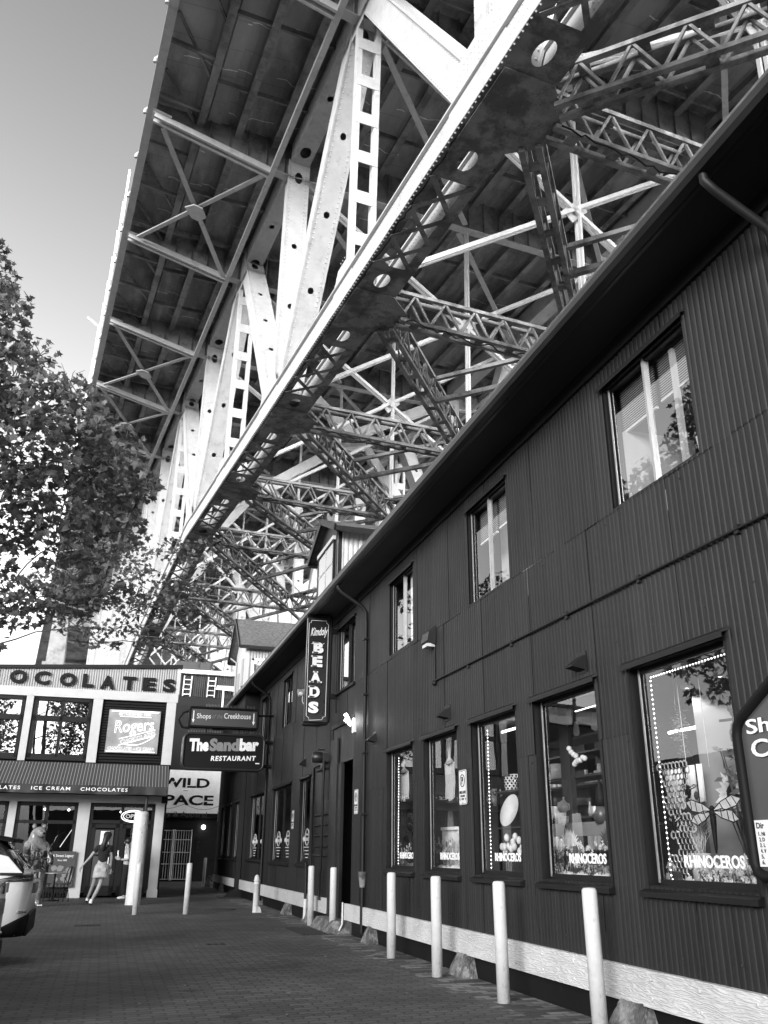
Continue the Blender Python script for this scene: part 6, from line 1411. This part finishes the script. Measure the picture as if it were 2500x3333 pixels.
t = thing('hanging_plant', 'trailing plant hanging on cords near the top of the nearest window', 'plant', (4.75,6.68,2.16))
a = MB()
for (yy, z0, z1) in ((0,.42,-.06),(-.06,.36,-.02),(.05,.3,.1)):
    for i in range(80): q = V((rs.uniform(-.03,.03), yy+rs.uniform(-.03,.03), rs.uniform(z1,z0))); d = V((rs.uniform(-1,1),rs.uniform(-1,1),rs.uniform(-1,.3))).normalized(); s = d.orthogonal().normalized(); a.add([q, q+d*.02+s*.009, q+d*.036, q+d*.02-s*.009], [(0,1,2,3)])
a.build('trailing_leaves', 'leafdark', t); a = MB(); a.tube([(0,.03,.35),(0,0,.72),(0,-.04,.35)], .003, 4); a.build('cord', 'rope', t)
for y, zt in ((6.46,1.98),(6.16,1.98)):
    t = MB(); t.tube([(4.62,y,2.9),(4.62,y-.0,zt if y < 6.3 else 2.05)], .003, 4); one(t, 'twine', 'rope', ('pale cord holding the honeycomb screen' if y > 6.3 else 'pale cord holding the dragonfly ornament'), 'cord')
t = thing('grass_pot', 'pale pot of tall dry grass in the nearest window', 'plant', (4.72,6.56,ZL)); a = MB(); a.lathe((0,0,0), [(.06,0),(.085,.28),(.09,.30),(.08,.30)], 18); a.build('pot', 'ceramic', t); a = MB()
for i in range(60): a.tube([(rs.uniform(-.04,.04),rs.uniform(-.04,.04),.28),(rs.uniform(-.06,.06),rs.uniform(-.08,.08),.42),(rs.uniform(-.1,.1),rs.uniform(-.2,.16),rs.uniform(.48,.62))], .0018, 3, False)
a.build('grass_blades', 'rope', t)
flowers('daisy_cluster', 'white artificial daisies along the foot of the nearest window', 5.30,6.42,1.08,1.24,4.52,110,.036)
flowers('daisy_cluster', 'small clump of white daisies at the left corner of the nearest window', 6.68,6.88,1.10,1.24,4.52,22,.034)
t = thing('picture_frame', 'black picture frame on the pale partition in the nearest window', 'picture frame', (5.0,6.10,2.25)); a = MB()
for p, q in (((0,.03,.28),(0,.05,-.26)),((0,.03,.28),(0,-.35,.33)),((0,.05,-.26),(0,-.35,-.22)),((0,-.35,.33),(0,-.35,-.22))): a.beam(p, q, .02, .02)
a.build('frame', 'black', t)
t = MB(); 
for k in range(9): t.ball((4.72,5.93+.03*math.sin(k),2.15+.04*k), .028, 8, 5, (.4,1,1.3))
t.beam((4.72,5.9,2.33),(4.72,6.08,2.34), .02, .02); one(t, 'carved_ornament', 'gutter', 'dark carved filigree ornament on a perch by the picture frame', 'ornament')
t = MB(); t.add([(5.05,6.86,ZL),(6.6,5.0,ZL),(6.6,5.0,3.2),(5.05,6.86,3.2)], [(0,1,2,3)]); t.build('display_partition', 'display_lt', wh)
t = MB(); t.box((4.52,6.61,ZL),(4.56,6.74,1.19)); t.box((4.50,6.62,ZL),(4.51,6.68,1.12)); one(t, 'gift_card', 'signgrey', 'small dark gift card standing at the left of the nearest window', 'card')
t = MB(); t.tube([(4.7,6.99,1.6),(4.7,6.99,2.05),(4.7,6.90,2.18),(4.7,6.72,2.22),(4.7,6.54,2.16),(4.7,6.45,2.03),(4.7,6.45,1.6)], .006, 5, False); t.tube([(4.7,6.99,2.04),(4.7,6.45,2.03)], .005, 5); one(t, 'arched_stand', 'black', 'black wire arch stand behind the honeycomb screen', 'stand')
def string_lights(name, label, pts, n, r=.0065):
    t_ = thing(name, label, 'string lights', pts[0]); o = V(pts[0]); pts = [V(p)-o for p in pts]; a = MB(); a.tube(pts, .003, 4, False); a.build('wire', 'alu', t_)
    L = [(pts[i+1]-pts[i]).length for i in range(len(pts)-1)]; tot = sum(L); first = None
    for k in range(n):
        s = tot*(k+.5)/n; i = 0
        while s > L[i]: s -= L[i]; i += 1
        p = pts[i].lerp(pts[i+1], s/L[i])
        if first is None: b = MB(); b.ball((0,0,0), r, 6, 4); first = b.build('bulb', 'bulb', t_)
        else: first_ = first.copy(); COL.objects.link(first_); first_.parent = t_; first_.location = p; continue
        first.location = p
string_lights('string_lights', 'string of small lights round the edge of the nearest window', [(4.36,5.40,2.74),(4.36,6.46,2.74),(4.36,6.46,1.14),(4.36,6.42,1.12),(4.36,5.36,1.12)], 95)
string_lights('string_lights', 'string of small lights down the left edge of the third window', [(4.36,10.0,2.74),(4.36,10.03,1.14)], 38)
string_lights('string_lights', 'string of small lights down the left edge of the farthest macrame window', [(4.36,13.56,2.74),(4.36,13.58,1.14)], 38)
for nm, y, z, x in (('nearer the left of the window',6.78,2.84,4.95),('beside the fluorescent tube',6.30,2.86,4.95)):
    t = thing('track_light', 'white track spotlight '+nm, 'lamp', (x,y,z)); a = MB(); a.lathe((0,0,0), [(.03,.10),(.032,-.0),(.055,-.10),(.05,-.105)], 14); a.build('lamp_shade', 'white', t); a = MB(); a.ball((0,0,-.09), .035, 8, 5, (1,1,.5)); a.build('bulb', 'tube', t)
    l = bpy.data.lights.new('spot', 'SPOT'); l.energy = 4; l.spot_size = R(110); l.shadow_soft_size = .03; lo = bpy.data.objects.new('track_light_beam', l); COL.objects.link(lo); lo.parent = t; lo.location = (0,0,-.13); lo.rotation_euler = (R(10),R(-12),0)
for a_, b_, nm in (((6.0,8.15,3.10),(6.0,7.45,3.12),'upper bright fluorescent tube inside the nearest window'),((6.5,9.36,2.71),(6.5,8.82,2.71),'lower fluorescent tube deep inside the nearest window')):
    t = MB(); t.tube([a_, b_], .018, 8); o = one(t, 'fluorescent_tube', 'tube', nm, 'lamp')
    l = bpy.data.lights.new('tube_glow', 'AREA'); l.shape = 'RECTANGLE'; l.size = .6; l.size_y = .05; l.energy = 3; lo = bpy.data.objects.new('tube_glow', l); COL.objects.link(lo); lo.parent = o; lo.location = ((a_[0]+b_[0])/2,(a_[1]+b_[1])/2,(a_[2]+b_[2])/2-.04)
# second window: shelf unit with vases and bottles
sh = thing('shelf_unit', 'dark shelf unit with pale posts behind the second window', 'shelves', (5.2,9.4,0)); a = MB()
for z in (1.60,2.13,2.56,2.98): a.box((-.16,-1.5,z-.012),(.22,.66,z+.012))
a.build('shelf_board', 'wood', sh); a = MB(); a.box((-.2,-.24,1.03),(-.14,-.02,3.1)); a.box((-.18,.6,1.03),(-.12,.66,3.1)); a.build('shelf_post', 'signgrey', sh); a = MB(); a.box((-.22,-1.5,1.50),(-.17,.66,1.64)); a.build('counter_edge', 'display_lt', sh)
def vase(y, z, h, r, label, m='ceramic', x=5.08, name='vase', kind='vase', prof=None):
    t = MB(); p = prof or [(.5,0),(.95,.15),(1,.45),(.8,.8),(.62,.9),(.72,1)]; t.lathe((x,y,z), [(r*a, h*b) for a, b in p], 20); return one(t, name, m, label, kind)
vase(8.60,2.575,.20,.085,'large painted vase on the top shelf of the second window'); vase(9.62,2.145,.17,.085,'patterned square planter on the middle shelf',prof=[(.95,0),(1,.98),(.9,1)]); vase(9.50,1.615,.20,.09,'round pale jar on the lower shelf by the teapot'); 
vase(9.32,1.615,.10,.06,'small flared flower pot below the teapot',prof=[(.7,0),(1,1),(.95,1)],x=4.98); vase(9.1,2.575,.17,.035,'slim glass bottle, right one on the top shelf',name='bottle',kind='bottle'); vase(9.28,2.575,.24,.04,'tall glass bottle, left one on the top shelf',name='bottle',kind='bottle'); vase(8.52,2.145,.2,.04,'small dark jar right of the pompom garland',m='signgrey')
t = thing('teapot', 'round pale teapot with knob lid on the lower shelf of the second window', 'teapot', (5.0,9.36,1.75)); a = MB(); a.lathe((0,0,0), [(.04,0),(.075,.03),(.085,.07),(.07,.11),(.03,.135),(.012,.15),(.018,.17),(.001,.18)], 20); a.build('pot_body', 'ceramic', t); a = MB(); a.tube([(0,.07,.05),(0,.12,.08),(0,.14,.12)], [.018,.012,.01], 8); a.tube([(0,-.07,.10),(0,-.12,.09),(0,-.12,.04),(0,-.08,.03)], .008, 6); a.build('spout_and_handle', 'ceramic', t)
t = thing('garden_gnome', 'small gnome with tall dark hat on the shelf at the right', 'figurine', (5.0,8.55,1.62)); a = MB(); a.lathe((0,0,0), [(.07,0),(.09,.08),(.06,.18)], 14); a.build('gnome_body', 'signgrey', t); a = MB(); a.lathe((0,0,.17), [(.075,0),(.05,.1),(.02,.24),(.001,.30)], 14); a.build('gnome_hat', 'black', t); a = MB(); a.ball((-.05,.02,.13), .035, 8, 6, (1,1,1.6)); a.build('gnome_beard', 'cloth', t)
t = MB()
for y, z in ((8.64,2.38),(8.60,2.34),(8.55,2.31),(8.50,2.29),(8.54,2.21),(8.50,2.23),(8.46,2.24),(8.41,2.24),(8.36,2.26),(8.32,2.25)): t.ball((4.72,y,z), .03, 10, 7)
one(t, 'pompom_garland', 'petal', 'garland of white pompoms hanging before the second window shelves', 'garland')
def palm(y, z, label):
    t = MB()
    for i in range(15):
        a_ = R(-75+150*i/14); d = V((.0,-math.sin(a_),math.cos(a_))); s = V((0,math.cos(a_),math.sin(a_))); L_ = .2*rs.uniform(.85,1.1); t.add([(4.62,y,z), V((4.62,y,z))+d*L_*.7+s*.014, V((4.62,y,z))+d*L_, V((4.62,y,z))+d*L_*.7-s*.014], [(0,1,2,3)])
    t.tube([(4.62,y,z),(4.6,y,ZL)], .006, 4); return t
one(palm(8.58,1.38,''), 'palm_fan', 'petal', 'pale dried palm fan in the second window', 'palm fan'); one(palm(7.80,1.38,''), 'palm_fan', 'leafdark', 'dark green palm fan at the right of the second window', 'palm fan')
flowers('flower_row', 'mixed pale flowers along the foot of the second window', 7.2,8.95,1.12,1.42,4.55,130,.030)
def tulle(y0, y1, label, x=4.55):
    t = MB(); n, m_ = 26, 7; vs = []
    for i in range(n+1):
        y = y0+(y1-y0)*i/n; h = .06+.05*abs(math.sin(i*.55))+.02*rs.random()
        for j in range(m_): q = j/(m_-1); vs.append((x-.16+.32*q+rs.uniform(-.01,.01), y+rs.uniform(-.01,.01), ZL+.005+h*math.sin(math.pi*q)+rs.uniform(0,.015)))
    t.add(vs, [(i*m_+j, i*m_+j+1, (i+1)*m_+j+1, (i+1)*m_+j) for i in range(n) for j in range(m_-1)], True); return one(t, 'tulle_drape', 'cloth', label, 'fabric')
tulle(7.3,8.9,'crumpled sheer tulle along the foot of the second window'); tulle(11.0,12.2,'bright crumpled tulle along the foot of the fourth window')
# third window: pierced pots, bowl, tulips
def pierced(y, z, h, r, label, x=4.85):
    t_ = thing('pierced_pot', label, 'pot', (x,y,z), group='spotted white pots in the third window'); a = MB(); a.lathe((0,0,0), [(r*.95,0),(r,.01),(r,h),(r*.9,h)], 22); a.build('pot_wall', 'ceramic', t_); b = MB()
    for j in range(5):
        for i in range(10): th = 2*math.pi*(i+.5*(j%2))/10; b.ball((r*math.cos(th),r*math.sin(th),h*(j+.6)/5.2), .014, 6, 4)
    b.build('pierced_holes', 'black', t_)
pierced(10.52,2.06,.20,.075,'taller pierced white pot behind, on the third window shelf',4.95); pierced(10.34,2.05,.16,.08,'shorter pierced white pot in front, on the third window shelf',4.80)
t = thing('plant_stand', 'black metal shelf stand in the third window', 'stand', (4.9,10.35,0)); a = MB(); a.box((-.15,-.35,2.03),(.15,.35,2.05)); a.box((-.15,-.35,1.60),(.15,.35,1.62)); a.build('stand_shelf', 'wood', t)
for y in (-.33,.33): a = MB(); a.box((-.14,y-.015,1.03),(-.11,y+.015,2.9)); a.build('stand_post', 'black', t)
t = MB(); t.lathe((4.82,10.32,1.79), [(.001,0),(.10,.03),(.19,.07),(.2,.08),(.19,.075),(.08,.04),(.001,.02)], 26, (-.9,-.1,.3)); one(t, 'shallow_bowl', 'white', 'shallow white bowl tilted on its stand in the third window', 'bowl')
t = thing('hanging_planter', 'small pale planter of flowers hanging at the left of the third window', 'planter', (4.75,10.74,1.88)); a = MB(); a.lathe((0,0,0), [(.02,0),(.045,.12),(.04,.12)], 12); a.build('planter_cone', 'ceramic', t); a = MB()
for i in range(30): q = V((rs.uniform(-.08,.08),rs.uniform(-.11,.11),.13+rs.uniform(-.02,.08))); a.ball(q, .014, 5, 3)
a.build('planter_flowers', 'petal', t)
t = thing('tulip_bunch', 'bunch of white tulips in the third window', 'flowers', (4.6,10.0,ZL)); a = MB(); b = MB()
for y, z in ((.26,.36),(.18,.36),(.10,.37),(.02,.46),(-.1,.41),(-.18,.36),(-.28,.35),(-.3,.31),(.0,.34),(.2,.30),(-.12,.47),(-.22,.43)): a.ball((rs.uniform(-.04,.04),y,z), .036, 10, 7, (.9,.9,1.25)); b.tube([(0,y,z),(0,y*.4,0)], .004, 4, False)
a.build('tulip_heads', 'petal', t); b.build('tulip_stems', 'leafdark', t)
# fourth and fifth windows: macrame hangings
def macrame(y, label, zt=2.80, zb=1.97, w_=.36, x=4.52):
    t_ = thing('macrame_hanging', label, 'macrame', (x,y,zb)); H_ = zt-zb; a = MB()
    for i in range(9):
        q = -1+2*i/8; a.tube([(0,0,H_),(0,q*w_*.14,H_*.86),(0,q*w_*.10,H_*.72),(0,q*w_*.5,H_*.62)], .004, 4, False)
    a.build('knotted_top', 'rope', t_); a = MB()
    for i in range(26):
        q = -1+2*i/25; yy = q*w_*.5; a.tube([(0,yy,H_*.62-.05*(1-q*q)),(.01,yy+rs.uniform(-.008,.008),H_*.3),(0,yy+rs.uniform(-.02,.02),.05*abs(q)+rs.uniform(0,.05))], .0055, 4, False)
    a.tube([(0,w_*.5,H_*.62),(0,0,H_*.56),(0,-w_*.5,H_*.62)], .009, 5); a.build('fringe', 'rope', t_); return t_
macrame(11.74,'cream macrame hanging in the fourth window'); macrame(13.80,'cream macrame hanging in the farthest of the lettered windows',2.80,2.06,.48)
t = MB(); t.box((4.72,11.9,1.03),(5.05,12.6,1.62)); t.box((4.66,11.95,1.62),(5.1,12.5,1.66)); one(t, 'fabric_stack', 'cloth', 'stack of pale folded fabric in the fourth window', 'fabric')
flowers('petal_garland', 'rows of pale heart petals above the tulle in the fourth window', 11.6,12.6,1.3,1.52,4.55,60,.03)
flowers('flower_bunch', 'loose pale flowers low in the farthest lettered window', 13.3,14.1,1.2,1.45,4.5,40,.03)
t = MB(); t.ball((4.85,14.35,1.85), .22, 14, 8, (.5,1,1.1)); one(t, 'round_cushion', 'signface', 'dark round cushion in the farthest lettered window', 'cushion')

# stock on the back shelves seen deep in the shop
for nm, y0, y1 in (('behind the third window',10.6,11.9),('behind the macrame windows',12.2,13.9),('behind the honeycomb screen',7.4,8.6)):
    sf = thing('stock_shelves', 'dark shelves crowded with small pale goods '+nm, 'shelves', (6.6,(y0+y1)/2,0)); a = MB(); ym = (y1-y0)/2
    for z in (.9,1.35,1.8,2.25,2.7): a.box((0,-ym,z),(.35,ym,z+.025))
    a.box((.33,-ym,.3),(.36,ym,2.9)); a.build('shelf_board', 'wood', sf)
    for z in (.925,1.375,1.825,2.275):
        g_ = MB(); y = -ym+.06
        while y < ym-.06:
            r_ = rs.uniform(.03,.07); h = rs.uniform(.08,.3)
            if rs.random() < .6: g_.lathe((.1,y,z), [(r_*.8,0),(r_,h*.3),(r_*rs.uniform(.4,1),h*.8),(r_*rs.uniform(.3,.9),h)], 10)
            else: g_.box((.05,y-r_,z),(.17,y+r_*.8,z+h))
            y += r_*2.2+rs.uniform(.01,.06)
        g_.build('row_of_goods', 'ceramic', sf)
for y in (10.2, 12.6):
    t = MB(); t.tube([(5.9,y-.35,3.12),(5.9,y+.35,3.12)], .018, 8); o = one(t, 'fluorescent_tube', 'tube', 'fluorescent tube on the shop ceiling '+('behind the third window' if y < 11 else 'behind the macrame windows'), 'lamp')
    l = bpy.data.lights.new('tube_glow', 'AREA'); l.shape = 'RECTANGLE'; l.size = .1; l.size_y = .7; l.energy = 7; lo = bpy.data.objects.new('tube_glow', l); COL.objects.link(lo); lo.parent = o; lo.location = (5.9,y,3.08)

a = MB()
for z, ya, yb in ((1.615,7.95,10.0),(2.145,7.95,10.0),(2.575,7.95,10.0)):
    y = ya
    while y < yb:
        r_ = rs.uniform(.025,.055); h = rs.uniform(.08,.26)
        a.lathe((5.3,y,z), [(r_*.7,0),(r_,h*.35),(r_*rs.uniform(.3,1),h*.8),(r_*rs.uniform(.3,.8),h)], 10); y += r_*2+rs.uniform(.02,.09)
a.build('small_wares', 'signgrey', sh)['kind'] = 'stuff'
t = thing('broad_leaf_plant', 'dark broad leaved plant in the middle of the nearest window', 'plant', (4.95,6.24,ZL)); a = MB(); b = MB()
for i in range(70):
    c = V((rs.uniform(-.12,.12), rs.uniform(-.2,.16), rs.uniform(.55,1.15))); d = V((rs.uniform(-1,.3),rs.uniform(-1,1),rs.uniform(-.7,.7))).normalized(); s_ = d.orthogonal().normalized(); L_ = rs.uniform(.06,.12)
    a.add([c, c+d*L_*.4+s_*L_*.3, c+d*L_, c+d*L_*.4-s_*L_*.3], [(0,1,2,3)])
    if i % 6 == 0: b.tube([(0,0,0),(c.x*.4,c.y*.4,c.z*.6),c], .005, 4, False)
a.build('broad_leaves', 'leafdark', t); b.build('stems', 'leafdark', t)
t = thing('round_stool', 'small pale drum stool low at the right of the nearest window', 'stool', (4.85,5.75,ZL)); a = MB(); a.lathe((0,0,0), [(.17,0),(.2,.03),(.2,.2),(.17,.23)], 24); a.build('drum_body', 'display_lt', t)
flowers('daisy_cluster', 'loose white daisies climbing at the right corner of the nearest window', 5.28,5.75,1.12,1.36,4.5,34,.034)
